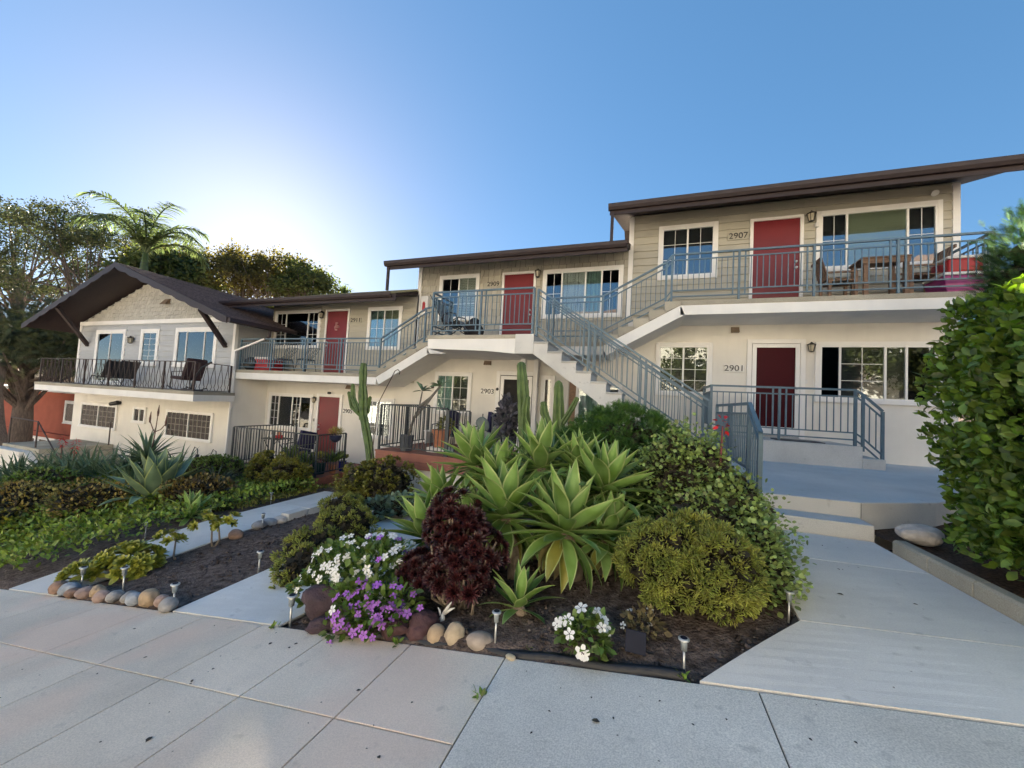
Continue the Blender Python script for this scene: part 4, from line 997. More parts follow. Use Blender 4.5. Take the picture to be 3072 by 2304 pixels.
for lab, c, n in (('small leaning tree succulent on a bare stem beside the left walk', (-6.32,4.08,-2.12), 16),('little forked rosette succulent next to the left walk', (-6.10,4.25,-2.12), 7),('low olive rosette succulent behind the lime green one', (-6.35,3.62,-2.26), 12)):
    rosette_bush('tree_aeonium', lab, 'succulent', [(c,(.17,.16,.16),n)], ROS_G, .10, 0, True, (c[0]+.15,c[1]+.05,gz(c[0],c[1])))

# ---- flowers
def flower_mesh(name, m, centre, n=5, wide=.62):
    mb = MB()
    for k in range(n):
        t = 2*math.pi*k/n; c, s = math.cos(t), math.sin(t)
        P = lambda r, w, z: (r*c-w*s, r*s+w*c, z)
        mb.add([P(.05,0,0),P(.55,-wide*.55,.05),P(.95,-wide*.38,.0),P(1,0,-.03),P(.95,wide*.38,.0),P(.55,wide*.55,.05)],[(0,1,2,3),(0,3,4,5)])
    mb.add([(.12*math.cos(2*math.pi*k/6),.12*math.sin(2*math.pi*k/6),.03) for k in range(6)],[tuple(range(6))],1)
    return mb.mesh(name, [m, centre])
FLW = flower_mesh('white_flower', PETW, mat('flower_eye_white', (.55,.55,.25), .5, .1, 6)); FLP = flower_mesh('purple_flower', PETP, mat('flower_eye_purple', (.10,.02,.16), .5, .1, 6))
FLK = flower_mesh('white_flower_dark_eye', PETW, mat('flower_eye_dark', (.04,.01,.05), .5, .1, 6))
def flowering(name, label, blobs, nleaf, flowers, base, leafsize=.075, m=LEAF_V, roll=.5):
    root = thing(name, label, 'flowering plant', base); Vs = []; Fs = []; o = 0; allP = []
    for c, r, wgt in blobs:
        P, N = dome(c, r, int(nleaf*wgt), int(abs(c[0])*100), .15, .55, -.35)
        V, F = scatter(T_OVAL, P, N+rng.normal(0,.6,N.shape)+[0,0,.25], rng.uniform(.7,1.2,len(P))*leafsize, roll); Vs.append(V); Fs.append(F+o); o += len(V)
    foliage('foliage', root, np.concatenate(Vs), np.concatenate(Fs), m)
    for (c, r, wgt), (me, cnt, size) in flowers:
        P, N = dome(c, r, cnt, int(abs(c[0])*77)+cnt, .12, .03, -.2)
        for p, d in zip(P, N):
            d2 = Vector(d)*.8+Vector((random.uniform(-.4,.4),-.7+random.uniform(-.3,.3),.55)); s = size*random.uniform(.8,1.15)
            link('flower', me, root, TRS(Vector(p)+Vector(d)*.03, rot_to(d2) @ Matrix.Rotation(random.uniform(0,6.28),3,'Z'), (s,s,s)))
    return root
wb = [((-2.55,3.15,-1.68),(.52,.38,.26),.5),((-2.25,3.0,-1.60),(.36,.3,.26),.3),((-2.85,3.0,-1.85),(.30,.26,.18),.2)]
flowering('white_vinca', 'white flowering mound beside the middle walk', wb, 1500, [(wb[0],(FLW,66,.037)),(wb[1],(FLW,34,.037)),(wb[2],(FLW,22,.036)),(wb[1],(FLP,9,.034))], (-2.5,3.1,-2.05))
pb = [((-2.13,2.70,-1.80),(.30,.20,.22),.6),((-1.92,2.72,-1.72),(.25,.18,.16),.25),((-2.25,2.62,-1.93),(.22,.12,.12),.15)]
flowering('purple_vinca', 'purple flowering plant spilling over the rocks onto the sidewalk', pb, 800, [(pb[0],(FLP,74,.034)),(pb[1],(FLP,20,.033)),(pb[2],(FLP,24,.034)),(pb[0],(FLW,6,.034))], (-2.1,2.7,-2.0))
sb = [((-.36,2.72,-1.56),(.16,.14,.14),1)]
flowering('white_viola', 'small white flowering plant at the sidewalk edge', sb, 260, [(sb[0],(FLK,20,.043))], (-.36,2.72,-1.70), .065)
wl_ = [((.02,2.98,-1.55),(.12,.10,.13),1)]
flowering('wilted_flower', 'withered flowering plant behind the small solar panel', wl_, 110, [(wl_[0],(FLK,7,.026))], (.02,2.98,-1.66), .055, mat('leaf_wilted', (.16,.13,.06), .7, .4, 9, island=.4))

# ---- shrubs of the centre bed
def shrub(name, label, cat, blobs, tpl, m, size, base, up=.3, jit=.5, depth=.35, roll=None, stems=6, lumpy=.14, clumps=0, sig=.05, corem=TWIG, zmin=-.6, wid=None, bump=None):
    root = thing(name, label, cat, base); Vs = []; Fs = []; o = 0
    for k, (c, r, n) in enumerate(blobs):
        if bump: P, N = bumpy(c, r, max(6, n//bump[1]), bump[0], bump[1], 40+k+int(abs(c[0])*10), max(zmin,-.5), lumpy)
        else: P, N = dome(c, r, n, 40+k+int(abs(c[0])*10), lumpy, depth, zmin, clumps=clumps, sig=sig)
        V, F = scatter(tpl, P, N+rng.normal(0,jit,N.shape)+[0,0,up], rng.uniform(.65,1.25,len(P))*size, roll); Vs.append(V); Fs.append(F+o); o += len(V)
        core(root, c, [x*.88 for x in r], corem, k)
    foliage('foliage', root, np.concatenate(Vs), np.concatenate(Fs), m)
    for k in range(stems):
        c, r, n = blobs[k % len(blobs)]; e = Vector(c)+Vector((random.uniform(-.5,.5)*r[0],random.uniform(-.5,.5)*r[1],.2*r[2]))
        MB().tube([Vector(base)+Vector((random.uniform(-.06,.06),random.uniform(-.06,.06),-.05)),(Vector(base)+e)/2+Vector((.04,0,.03)),e],[.028,.02,.01],6).build('stem', BARK, root)
    return root
shrub('juniper', 'dense dark green juniper dome beside the concrete stairs', 'shrub', [((-.30,5.65,-.92),(1.02,.85,.88),21000),((.45,5.3,-1.1),(.55,.6,.60),8000)], T_SPRAY, LEAF_J, .085, (-.2,5.6,-1.6), up=.15, jit=.3, bump=(.09,26), lumpy=.05)
shrub('portulacaria', 'tall shrub with tiny round pale green leaves by the platform railing', 'shrub',
      [((.42,4.45,-.72),(.50,.45,.52),5200),((.82,4.25,-.98),(.32,.4,.42),3000),((.86,3.75,-1.22),(.24,.40,.36),3000),((.55,3.95,-1.1),(.5,.35,.42),2600)], T_ROUND, LEAF_P, .042, (.6,4.2,-1.5), jit=.8, depth=.45, clumps=260, sig=.055)
shrub('crassula', 'rounded golden green finger leaved succulent shrub', 'shrub', [((.32,3.36,-1.22),(.45,.36,.36),9500),((.12,3.30,-1.18),(.26,.28,.27),3600),((.55,3.30,-1.15),(.26,.28,.27),3600)], T_FINGER, LEAF_C, .034, (.3,3.4,-1.62), up=.12, jit=.25, bump=(.062,46))
for lab, bl in (('yellow green finger leaved succulent clump left of the middle walk, nearest the sidewalk', [((-4.10,4.0,-2.06),(.34,.36,.22),1700),((-3.75,3.55,-2.08),(.22,.3,.22),900)]),
                ('yellow green finger leaved succulent clump by the middle walk, between the other two', [((-4.20,4.75,-1.98),(.42,.36,.24),1800)]),
                ('olive finger leaved succulent clump in the soil strip, farthest from the sidewalk', [((-4.75,5.25,-1.95),(.36,.36,.24),1500)])):
    b = bl[0][0]; shrub('crassula', lab, 'shrub', bl, T_FINGER, LEAF_C, .048, (b[0],b[1],gz(b[0],b[1])), up=.15, jit=.25, bump=(.05,30), stems=3)
shrub('cabbage_succulent', 'small pale blue green crinkled succulent behind the yellow clumps', 'succulent', [((-4.55,5.9,-2.05),(.28,.28,.16),300),((-4.2,6.1,-2.0),(.24,.24,.18),240)], T_ROUND, mat('leaf_bluegreen', (.16,.24,.17), .5, .3, 8, island=.3), .10, (-4.4,6.0,-2.2), stems=2, depth=.3)
# canna with red flowers rising from the shrub
cn = thing('canna', 'red canna flower rising above the pale green shrub', 'flower', (.68,4.3,-1.4))
MB().tube([(.68,4.3,-1.4),(.69,4.28,-.6),(.70,4.25,-.12)],[.014,.012,.008],6).build('stem', mat('stem_red', (.16,.03,.04), .5, .2, 10), cn)
P, N = dome((.70,4.24,-.10),(.045,.04,.07),14,3,.2,.3,-1); V, F = scatter(T_OVAL, P, N, np.full(len(P),.06), .6); foliage('petals', cn, V, F, PETR)

# ---- cacti
def column(mb, pts, r, star=.34, seg=14):
    pts = [Vector(p) for p in pts]; out = [pts[0]]; rad = [r[0]*.84]
    for i in range(len(pts)-1):
        for k in range(1, 6): t = k/5; out.append(pts[i].lerp(pts[i+1], t)); rad.append(.84*(r[i]*(1-t)+r[i+1]*t)*(1-.06*(k == 4)))
    out += [out[-1]+(out[-1]-out[-2])*.5, out[-1]+(out[-1]-out[-2])*.75]; rad += [rad[-1]*.75, rad[-1]*.2]
    mb.tube(out, rad, seg, star=star)
def cactus(label, cols, base):
    t = thing('column_cactus', label, 'cactus', base)
    for pts, r in cols: mb = MB(); column(mb, pts, r); mb.build('column', CACT, t)
    return t
cactus('tall leaning column cactus with upright arms between the two porches', [
    ([(-6.42,8.05,-2.3),(-6.72,8.15,-1.3),(-6.98,8.2,-.62)],[.13,.13,.13]), ([(-7.0,8.2,-.66),(-7.10,8.25,-.1),(-7.14,8.25,.2)],[.13,.15,.13]),
    ([(-7.14,8.25,.22),(-7.16,8.25,.55),(-7.16,8.25,.80)],[.11,.13,.10]), ([(-7.05,8.15,-.55),(-7.35,8.15,-.35),(-7.48,8.15,.0)],[.07,.075,.06]),
    ([(-7.08,8.1,-.45),(-7.30,8.1,-.1),(-7.33,8.1,.22)],[.075,.085,.06]), ([(-6.98,8.3,-.5),(-6.92,8.3,-.1)],[.07,.06])], (-6.42,8.05,-2.4))
cactus('column cactus rising in front of the open door 2903', [([(-1.95,6.45,-1.7),(-2.0,6.45,-.7),(-2.08,6.45,.2),(-2.14,6.45,.66)],[.12,.13,.13,.10]),([(-1.98,6.35,-.6),(-1.98,6.32,-.1),(-1.96,6.32,.1)],[.08,.09,.07])], (-1.95,6.45,-1.75))
cactus('column cactus with side arms in front of the block pier', [([(-1.36,6.5,-1.6),(-1.42,6.5,-.5),(-1.46,6.5,.30)],[.12,.14,.10]),([(-1.52,6.45,-.5),(-1.68,6.45,-.15),(-1.70,6.45,.02)],[.08,.09,.07]),([(-1.34,6.42,-.3),(-1.20,6.42,-.05),(-1.12,6.42,.12)],[.06,.06,.05])], (-1.36,6.5,-1.65))
pp = thing('prickly_pear', 'grey blue prickly pear with broad pads beside the open door', 'cactus', (-2.7,6.8,-1.7))
pad = MB().lathe((0,0,0), [(.02,-.5),(.22,-.42),(.42,-.15),(.46,.1),(.38,.34),(.2,.47),(.02,.5)], 14).mesh('pad', OPUN, smooth=True)
for x, y, z, s, a, b in ((-2.62,6.8,-.55,.36,.3,.1),(-2.85,6.85,-.75,.34,-.4,.3),(-2.72,6.9,-.95,.4,.1,.0),(-2.45,6.8,-.85,.34,.7,.2),(-2.95,6.75,-.45,.30,-.7,.2),(-2.58,6.75,-.2,.32,.2,-.2),(-2.72,6.7,-1.25,.42,0,.1),(-2.35,6.8,-.35,.26,.6,.3)):
    link('pad', pad, pp, TRS((x,y,z), Matrix.Rotation(b,3,'X') @ Matrix.Rotation(a,3,'Y') @ Matrix.Rotation(random.uniform(-.6,.6),3,'Z'), (s*.85,s*.22,s)))
fl = thing('crested_euphorbia', 'purple grey crested succulent fan in front of the open door', 'succulent', (-2.42,6.6,-1.6))
P, N = dome((-2.42,6.55,-.36),(.16,.09,.36),240,9,.2,.3,-1); V, F = scatter(T_OVAL, P, N*.4+[0,0,.5]+rng.normal(0,.3,P.shape), np.full(len(P),.14), .5)
foliage('crest', fl, V, F, mat('crest_purple', (.085,.085,.11), .6, .4, 14, island=.3)); MB().tube([(-2.4,6.6,-1.7),(-2.42,6.58,-.9),(-2.42,6.55,-.5)],[.07,.06,.05],8).build('stem', OPUN, fl)
cl = thing('climbing_bush', 'dark leafy bush between the two column cacti', 'shrub', (-1.75,6.9,-1.7))
P, N = dome((-1.75,6.95,-1.0),(.30,.25,.62),900,4,.2,.5,-1); V, F = scatter(T_OVAL, P, N+rng.normal(0,.6,P.shape), np.full(len(P),.075)); foliage('foliage', cl, V, F, LEAF_D)
MB().tube([(-1.75,6.9,-1.8),(-1.75,6.95,-.8)],.03,6).build('stem', BARK, cl)
# ================================================================ RIGHT SIDE: hedge, cypress, boulder
hd = thing('hedge', 'tall broad leaved hedge at right with sunlit crown', 'hedge', (3.3,3.9,-1.2))
def box_dome(c, r, n, seed, e=.62, lumpy=.06, depth=.14, zmin=-.95):
    d = dirs(n, -1); q = np.sign(d)*np.abs(d)**e; q /= np.max(np.abs(q), axis=1, keepdims=True)**.65*np.linalg.norm(q, axis=1, keepdims=True)**.35
    rad = 1+lumpy*lump(d, seed, 8, 4.)*2-depth*rng.random(len(d))**1.4
    return np.array(c)+q*np.array(r)*rad[:,None], d/np.array(r)
HC, HR = (3.62,3.60,.06), (1.24,1.34,1.22)
P, N = box_dome(HC, HR, 44000, 3, lumpy=.09, depth=.26); keep = P[:,2] > -1.12+.25*np.clip(2.9-P[:,0],0,1); P, N = P[keep], N[keep]
P2, N2 = dome(HC, (HR[0]*1.06,HR[1]*1.06,HR[2]*1.04), 15000, 8, .07, .22, -.9); k2 = P2[:,2] > -1.1
P = np.concatenate([P, P2[k2]]); N = np.concatenate([N, N2[k2]])
N /= np.linalg.norm(N, axis=1, keepdims=True)
D = N*.55+rng.normal(0,.55,N.shape)+[0,0,.35]
view = np.linalg.norm(P, axis=1)-.6*((N*(-P/np.linalg.norm(P,axis=1,keepdims=True))).sum(1))
order = np.argsort(view); pick = order[:5200][::17][:300]; rest = np.setdiff1d(np.arange(len(P)), pick)
sz = rng.uniform(.045,.10,len(P))
V, F = scatter(T_OVAL, P[rest], D[rest], sz[rest], .5, N[rest]+[0,0,.3]); foliage('foliage', hd, V, F, LEAF_H)
lf = np_mesh('leaf', T_OVAL[0], T_OVAL[1], LEAF_H)
B = basis(D[pick], .5, N[pick]+[0,0,.3])
for k, i in enumerate(pick):
    link('leaf', lf, hd, TRS(P[i], Matrix(B[k].tolist()), (sz[i]*1.1,)*3))
core(hd, HC, [x*.86 for x in HR], TWIG, 2); core(hd, (HC[0],HC[1],HC[2]-.3), [x*.8 for x in HR], TWIG, 3)
for k in range(7):
    a = Vector((3.0+.17*k,3.6+.12*(k % 3),-1.25)); MB().tube([a,a+Vector((.05,.03,.6)),a+Vector((-.1,.05,1.3))],[.03,.022,.012],6).build('stem', BARK, hd)
shrub('cypress', 'dark green cypress behind the hedge at the right end of the balcony', 'tree', [((4.62,6.7,.95),(.58,.6,1.75),9000),((5.2,6.5,.7),(.65,.6,2.0),8000)], T_SPRAY, LEAF_CY, .15, (5.1,6.7,-1.3), up=.3, jit=.35, clumps=420, sig=.07, stems=3)
def rock_mesh(name, m, seed, k=3, rough=.12, flat=1.):
    bm = bmesh.new(); bmesh.ops.create_icosphere(bm, subdivisions=k, radius=1)
    D_ = np.array([v.co[:] for v in bm.verts]); o = 1+rough*2*lump(D_, seed, 6, 1.6)+rough*.6*lump(D_, seed+1, 6, 5)+rough*.35*lump(D_, seed+2, 8, 12)
    if rough > .1: o = o-.25*rough*np.abs(lump(D_, seed+3, 5, 7))*2
    for v, s in zip(bm.verts, o): v.co *= float(s)
    me = bpy.data.meshes.new(name); bm.to_mesh(me); bm.free(); me.materials.append(m)
    me.polygons.foreach_set('use_smooth', [True]*len(me.polygons)); return me
def rock(name, label, c, r, m, seed, rot=0., tilt=0., rough=.12, cat='rock', group=None, k=4):
    o = link(name, rock_mesh(name, m, seed, k, rough), None, TRS(c, Matrix.Rotation(rot,3,'Z') @ Matrix.Rotation(tilt,3,'Y'), r)); return tag(o, label, cat, group)
ST = lambda n, c, b=.3: mat('stone_'+n, c, .8, .25, 14, bump=b, bscale=40, bdist=.01)
S_PINK, S_TAN, S_GREY, S_BLUE, S_BRN = ST('pink', (.36,.26,.22)), ST('tan', (.38,.28,.18)), ST('grey', (.30,.29,.28)), ST('blue', (.27,.30,.34)), ST('brown', (.27,.17,.12))
S_LAVA, S_MAR, S_PALE = ST('lava', (.055,.035,.045), .9), ST('maroon', (.075,.035,.038), .8), ST('pale', (.50,.47,.44), .9)
rock('boulder', 'pale grey boulder beside the platform steps at right', (2.62,5.08,-1.11), (.175,.13,.105), S_PALE, 4, .2, 0, .13)
# row of river rocks at the end of the soil strip
row = [('rust tan oval river rock, leftmost of the row edging the soil strip',S_BRN,(.17,.11,.09)),('large bluish white river rock, second from left in the strip edge row',S_BLUE,(.19,.11,.085)),('small brown river rock, third from left in the strip edge row',S_BRN,(.12,.09,.07)),
       ('pinkish flat river rock, fourth from left in the strip edge row',S_PINK,(.15,.10,.075)),('jagged tan slab rock in the middle of the strip edge row',S_TAN,(.15,.08,.09)),('small pink river rock just right of the jagged slab',S_PINK,(.10,.09,.075)),
       ('long grey river rock leaning behind the small pink one',S_GREY,(.17,.09,.075)),('small slate river rock, fourth from the right end of the row',S_GREY,(.11,.08,.065)),('blue grey river rock, left of the big orange tan one',S_BLUE,(.14,.08,.085)),
       ('big orange tan river rock near the right end of the row',S_TAN,(.14,.11,.115)),('small mauve river rock, second from the right end of the row',S_PINK,(.10,.08,.07)),('smooth grey river rock, rightmost of the strip edge row',S_GREY,(.15,.09,.075))]
for i, (lab, m, r) in enumerate(row):
    x = -6.52+i*.187; rock('river_rock', lab, (x, 2.64+.03*math.sin(i*2.1), zs(x,YE)+r[2]*.65), tuple(q*.82 for q in r), m, 60+i, R(-25+20*math.sin(i*1.7)), R(-14+9*math.sin(i*3.1)), .11 if i != 4 else .24)
rock('lava_rock', 'big dark purple lava boulder at the corner of the middle walk', (-2.62,2.80,-1.90), (.24,.17,.18), S_LAVA, 90, .3, .2, .36)
rock('lava_rock', 'smaller dark lava rock in front of the purple flowers', (-2.48,2.66,-1.95), (.13,.10,.09), S_LAVA, 91, 1.1, 0, .34)
rock('rock', 'rough grey brown rock left of the purple flowers', (-2.33,2.66,-1.90), (.10,.09,.12), ST('roughgrey', (.20,.16,.13), .8), 92, .3, 0, .18)
rock('rock', 'maroon rock under the right side of the purple flowers', (-1.80,2.68,-1.86), (.14,.10,.09), S_MAR, 93, .2, 0, .26)
rock('rock', 'large dark maroon rock with pale foot beside the white ornament', (-1.60,2.70,-1.80), (.13,.10,.11), S_MAR, 94, .9, 0, .24)
rock('river_rock', 'round tan stone, left of the three stones at the bed edge', (-1.445,2.66,-1.79), (.075,.07,.075), S_TAN, 95, 0, 0, .05)
rock('river_rock', 'upright pointed tan stone, middle of the three at the bed edge', (-1.29,2.66,-1.755), (.075,.06,.10), ST('sand', (.42,.34,.24)), 96, .4, .1, .12)
rock('river_rock', 'flat oval grey tan stone, right of the three at the bed edge', (-1.09,2.67,-1.755), (.105,.075,.065), ST('greytan', (.34,.28,.23)), 97, .1, -.1, .05)
rock('pebble', 'small cream pebble lying on the black edging', (-.82,2.56,-1.725), (.035,.025,.015), ST('cream', (.55,.47,.33)), 98)
for k, (lab, x, y) in enumerate((('pale round rock at the block kerb of the left walk',-6.28,5.35),('dark blue small rock along the left walk',-6.3,5.15),('grey flat rock along the left walk',-6.28,4.95),('brown low rock at the foot of the forked succulent',-6.27,4.55),('tan rock at the far end of the left walk',-6.15,6.9),('white rock under the jade bush',-4.9,7.1))):
    rock('rock', lab, (x,y,gz(x,y)+.05), (.13,.10,.08), (S_PALE,S_BLUE,S_GREY,S_BRN,S_TAN,S_PALE)[k], 120+k, k, 0, .1)
# concrete blocks beside the left walk
bk = thing('block_edging', 'row of three grey concrete blocks edging the left walk', 'edging', (-6.3,6.2,-2.4))
for k in range(3): MB().box(-6.38,-6.18,5.45+.45*k,5.45+.45*k+.43,-2.6,-2.29).build('block', CONC, bk, bevel=.01)
# black plastic edging along the sidewalk
e = MB(); n = 24
prev = [(-1.95+2.22*k/n, 2.605+.012*math.sin(k*.9)) for k in range(n+1)]
for (xa, ya), (xb, yb) in zip(prev[:-1], prev[1:]):
    za, zb5 = zs(xa,YE), zs(xb,YE); e.add([(xa,ya,za-.05),(xb,yb,zb5-.05),(xb,yb,zb5+.026),(xa,ya,za+.026),(xa,ya+.03,za+.032),(xb,yb+.03,zb5+.032),(xa,ya+.04,za-.05),(xb,yb+.04,zb5-.05)],[(0,1,2,3),(3,2,5,4),(4,5,7,6)])
tag(e.build('bed_edging', mat('edging_black', (.012,.014,.02), .5, .2, 10), smooth=True), 'black rubber edging along the front of the centre bed', 'edging')
# carved white rabbit-like ornament
orn = thing('garden_ornament', 'small broken white garden ornament among the rocks', 'ornament', (-1.52,2.86,-1.85))
for a, b, r in (((-1.52,2.86,-1.85),(-1.50,2.86,-1.72),.025),((-1.50,2.86,-1.74),(-1.43,2.85,-1.63),.014),((-1.49,2.86,-1.74),(-1.40,2.85,-1.67),.012),((-1.53,2.86,-1.76),(-1.55,2.85,-1.70),.011)):
    MB().tube([a,((a[0]+b[0])/2,a[1],(a[2]+b[2])/2+.005),b],[r,r*.9,r*.25],7).build('piece', PLASTW, orn, smooth=True)

# ---- solar path lights
LG = mat('solar_clear', (.42,.45,.44), .12, .2, 10, metal=.5); SOLC = mat('solar_cell', (.010,.013,.028), .45, .1, 10, spec=.15)
stake = MB().tube([(0,0,-.06),(0,0,.22)], .0105, 8).mesh('stake', STEEL, True)
tube_ = MB().lathe((0,0,0), [(.020,.21),(.026,.215),(.030,.28),(.033,.30)], 14).mesh('lens', LG, True)
cap_ = MB().lathe((0,0,0), [(.030,.298),(.047,.302),(.047,.312),(.034,.318)], 18).mesh('cap', STEEL, True)
cell_ = MB().lathe((0,0,0), [(.030,.3185),(.028,.321),(.002,.321)], 18).mesh('solar_cell', SOLC)
def solar(label, x, y, s=1.0, tilt=0., z=None):
    s *= .68
    z = (gz(x, y) if z is None else z); t = thing('solar_light', label, 'path light', (x,y,z), 'solar path lights in the beds')
    M = Matrix.Rotation(tilt,3,'Y')
    for nme, me in (('stake',stake),('lens',tube_),('cap',cap_),('solar_cell',cell_)): link(nme, me, t, TRS((x,y,z), M, (s,s,s)))
for a in (('solar path light at the right end of the river rock row',-4.47,2.66,1.25),('solar path light behind the middle of the river rock row',-5.52,2.76,1.25),('solar path light at the left end of the river rock row',-6.38,2.78,1.25,.06),
          ('solar path light beside the lava boulder at the middle walk',-2.88,2.64,1.3),('solar path light left of the middle walk by the bare soil',-4.45,3.55,1.25,.03),('solar path light between the round stones and the small agave',-.97,2.66,1.05),
          ('solar path light in the front right corner of the centre bed',.27,2.68,1.05,-.04),('solar path light beside the right walk under the tiny leaved shrub',1.0,3.33,1.0),('solar path light in the ground cover left of the left walk',-7.75,4.1,1.3),
          ('solar path light right of the left walk behind the forked succulent',-6.2,4.95,1.2),('solar path light near the block edging of the left walk',-7.7,6.3,1.2),('solar path light left of the middle walk behind the yellow clumps',-4.45,5.6,1.2),('solar path light in the dark soil left of the left walk',-7.9,5.2,1.0)): solar(*a)
sp = thing('solar_charger', 'small square dark blue solar panel on a stake at the bed edge', 'solar panel', (0,2.76,-1.66))
MB().box(-.065,.065,-.008,.008,-.065,.065).build('panel', SOLC, sp, bevel=.004).matrix_basis = TRS((-.02,2.75,-1.53), Matrix.Rotation(R(-28),3,'X'))
MB().tube([(-.02,2.765,-1.70),(-.02,2.765,-1.55)],.012,8).build('stake', BLACK, sp)

# ================================================================ LEFT BANK
def bank(n, x0, x1, y0, y1, hgt, seed, clear=None):
    X = rng.uniform(x0,x1,n); Y = rng.uniform(y0,y1,n); q = .5+.5*lump(np.stack([X*.45,Y*.6,np.zeros(n)],1), seed, 7, 1.6)
    Z = np.array([G(x,y) for x, y in zip(X,Y)])+hgt*(.15+q*rng.random(n)**.6); return np.stack([X,Y,Z],1), q
gc = []
P, q = bank(26000, -20, -7.62, 2.72, 7.6, .46, 5)
N = rng.normal(0,.55,P.shape)+[0,-.25,.75]
V, F = scatter(T_OVAL, P, N, rng.uniform(.05,.10,len(P)), .6)
tag(link('ground_cover', np_mesh('ground_cover', V, F, LEAF_G)), 'low green leafy ground cover over the left bank', 'ground cover', kind='stuff')
def mound(name, label, cat, blobs, m, size, tpl=T_OVAL, stems=3, **k):
    c = blobs[0][0]; return shrub(name, label, cat, blobs, tpl, m, size, (c[0],c[1],G(c[0],c[1])-.02), stems=stems, **k)
gy = lambda x, y, dz: (x, y, G(x,y)+dz)
mound('orange_shrub', 'orange brown leaved shrub at the far left of the bank', 'shrub', [(gy(-13.0,4.6,.30),(1.3,.7,.42),2600)], LEAF_O, .07, lumpy=.3)
mound('orange_shrub', 'orange brown leaved shrub left of the blue green agave', 'shrub', [(gy(-10.8,4.75,.32),(.85,.6,.40),1900)], LEAF_O, .065, lumpy=.3)
mound('orange_shrub', 'low golden shrub at the front of the bank', 'shrub', [(gy(-12.2,3.8,.22),(1.2,.6,.30),2200)], mat('leaf_gold', (.16,.15,.02), .5, .4, 4, island=.4, trans=.15), .075)
mound('green_shrub', 'lush green mound behind the low golden shrub', 'shrub', [(gy(-14.2,5.4,.3),(1.4,.7,.45),2600)], LEAF_V, .08)
mound('purple_shrub', 'dark purple leaved shrub at the left frame edge', 'shrub', [(gy(-12.6,3.15,.25),(.8,.5,.40),1500)], LEAF_R, .08)
mound('rust_shrub', 'rust green shrub right of the blue green agave', 'shrub', [(gy(-8.9,5.6,.28),(.8,.6,.42),1900)], mat('leaf_rust', (.13,.095,.022), .5, .4, 4, island=.4), .065)
mound('green_shrub', 'green shrub with red flowers below the porch railing', 'shrub', [(gy(-11.3,7.4,.30),(1.1,.6,.50),2600)], LEAF_V, .075)
mound('jade_shrub', 'rounded olive jade shrub in front of the porch deck, nearest the walk', 'shrub', [(gy(-8.45,7.3,.42),(.58,.45,.44),4200)], LEAF_D, .055, T_ROUND, bump=(.09,34))
mound('jade_shrub', 'rounded olive jade shrub in front of the porch deck, behind its twin', 'shrub', [(gy(-9.35,7.5,.48),(.50,.4,.44),3400)], LEAF_D, .055, T_ROUND, bump=(.09,34))
mound('jade_shrub', 'broad jade bush at the foot of the leaning cactus', 'shrub', [(gy(-6.1,7.4,.35),(.6,.45,.42),2600),(gy(-5.4,7.3,.35),(.6,.45,.45),1800)], LEAF_D, .055, T_ROUND, bump=(.09,34))
mound('jade_shrub', 'small rust olive jade bush beside the deck steps', 'shrub', [(gy(-6.75,7.6,.18),(.34,.3,.24),900)], LEAF_O, .05, T_ROUND, clumps=80, sig=.05)
P, q = bank(1500, -8.6, -7.6, 5.6, 8.0, .14, 9); V, F = scatter(T_OVAL, P, rng.normal(0,.5,P.shape)+[0,0,.8], rng.uniform(.04,.07,len(P)))
tag(link('ground_cover', np_mesh('ground_cover', V, F, LEAF_D)), 'low olive ground cover under the porch deck edge', 'ground cover', kind='stuff')
# strappy plants
def strappy(name, label, c, n, L, m, spread=.9, droop=-.9, w=.035, group=None, cat='aloe', stem=0.):
    t = thing(name, label, cat, c, group); c = Vector(c)+Vector((0,0,stem)); mb = MB()
    for i in range(n):
        az = i*2.39996+random.uniform(-.2,.2); el = R(82)-spread*(i/n)**.8; l = L*random.uniform(.75,1.1); pts = []; a = el; p = Vector((0,0,0)); k = 6
        d = Vector((math.cos(az),math.sin(az),0)); sd = Vector((-math.sin(az),math.cos(az),0))
        for j in range(k+1):
            ww = w*(1-(j/k)**1.6)+.002; pts.append((p.copy(), ww, a)); p = p+(d*math.cos(a)+Vector((0,0,1))*math.sin(a))*(l/k); a += droop/k*(j+1)/k*1.6
        vs = []
        for p, ww, a in pts:
            up = Vector((0,0,1))*math.cos(a)-d*math.sin(a); vs += [c+p-sd*ww+up*ww*.6, c+p, c+p+sd*ww+up*ww*.6]
        fs = []
        for j in range(k): b = 3*j; fs += [(b,b+1,b+4,b+3),(b+1,b+2,b+5,b+4)]
        mb.add(vs, fs)
    tag(mb.build('leaves', m, t, smooth=True), kind='stuff')
    if stem: MB().tube([c-Vector((0,0,stem+.1)),c],[.07,.06],8).build('stem', STEM, t)
    return t
LEAF_Y = mat('leaf_yucca', (.07,.085,.045), .5, .35, 6, island=.35, col2=(.12,.12,.06))
rr = random.Random(9)
for k in range(20):
    x = -20.0+k*.41+rr.uniform(-.2,.2); y = 6.9+rr.uniform(-.5,.5); strappy('aloe', 'blue green strappy aloe in the band below the gabled house', (x,y,G(x,y)), 30, rr.uniform(.95,1.35), LEAF_A, 1.15, -.6, .045, 'aloes below the gabled house')
for k in range(6):
    x = -14.8+k*.62; y = 3.9+rr.uniform(-.3,.9); 
    if k < 3: strappy('aloe', 'spreading blue green aloe at the left frame edge', (x-1.2,y+1.6,G(x-1.2,y+1.6)+.1), 26, 1.0, LEAF_A, 1.3, -.6, .05, 'aloes at the left edge')
strappy('tree_aloe', 'tall spiky aloe with a flower stalk in front of the gabled house', (-13.0,6.75,-2.55), 52, 1.0, LEAF_A, 1.75, -.25, .055, stem=.40)
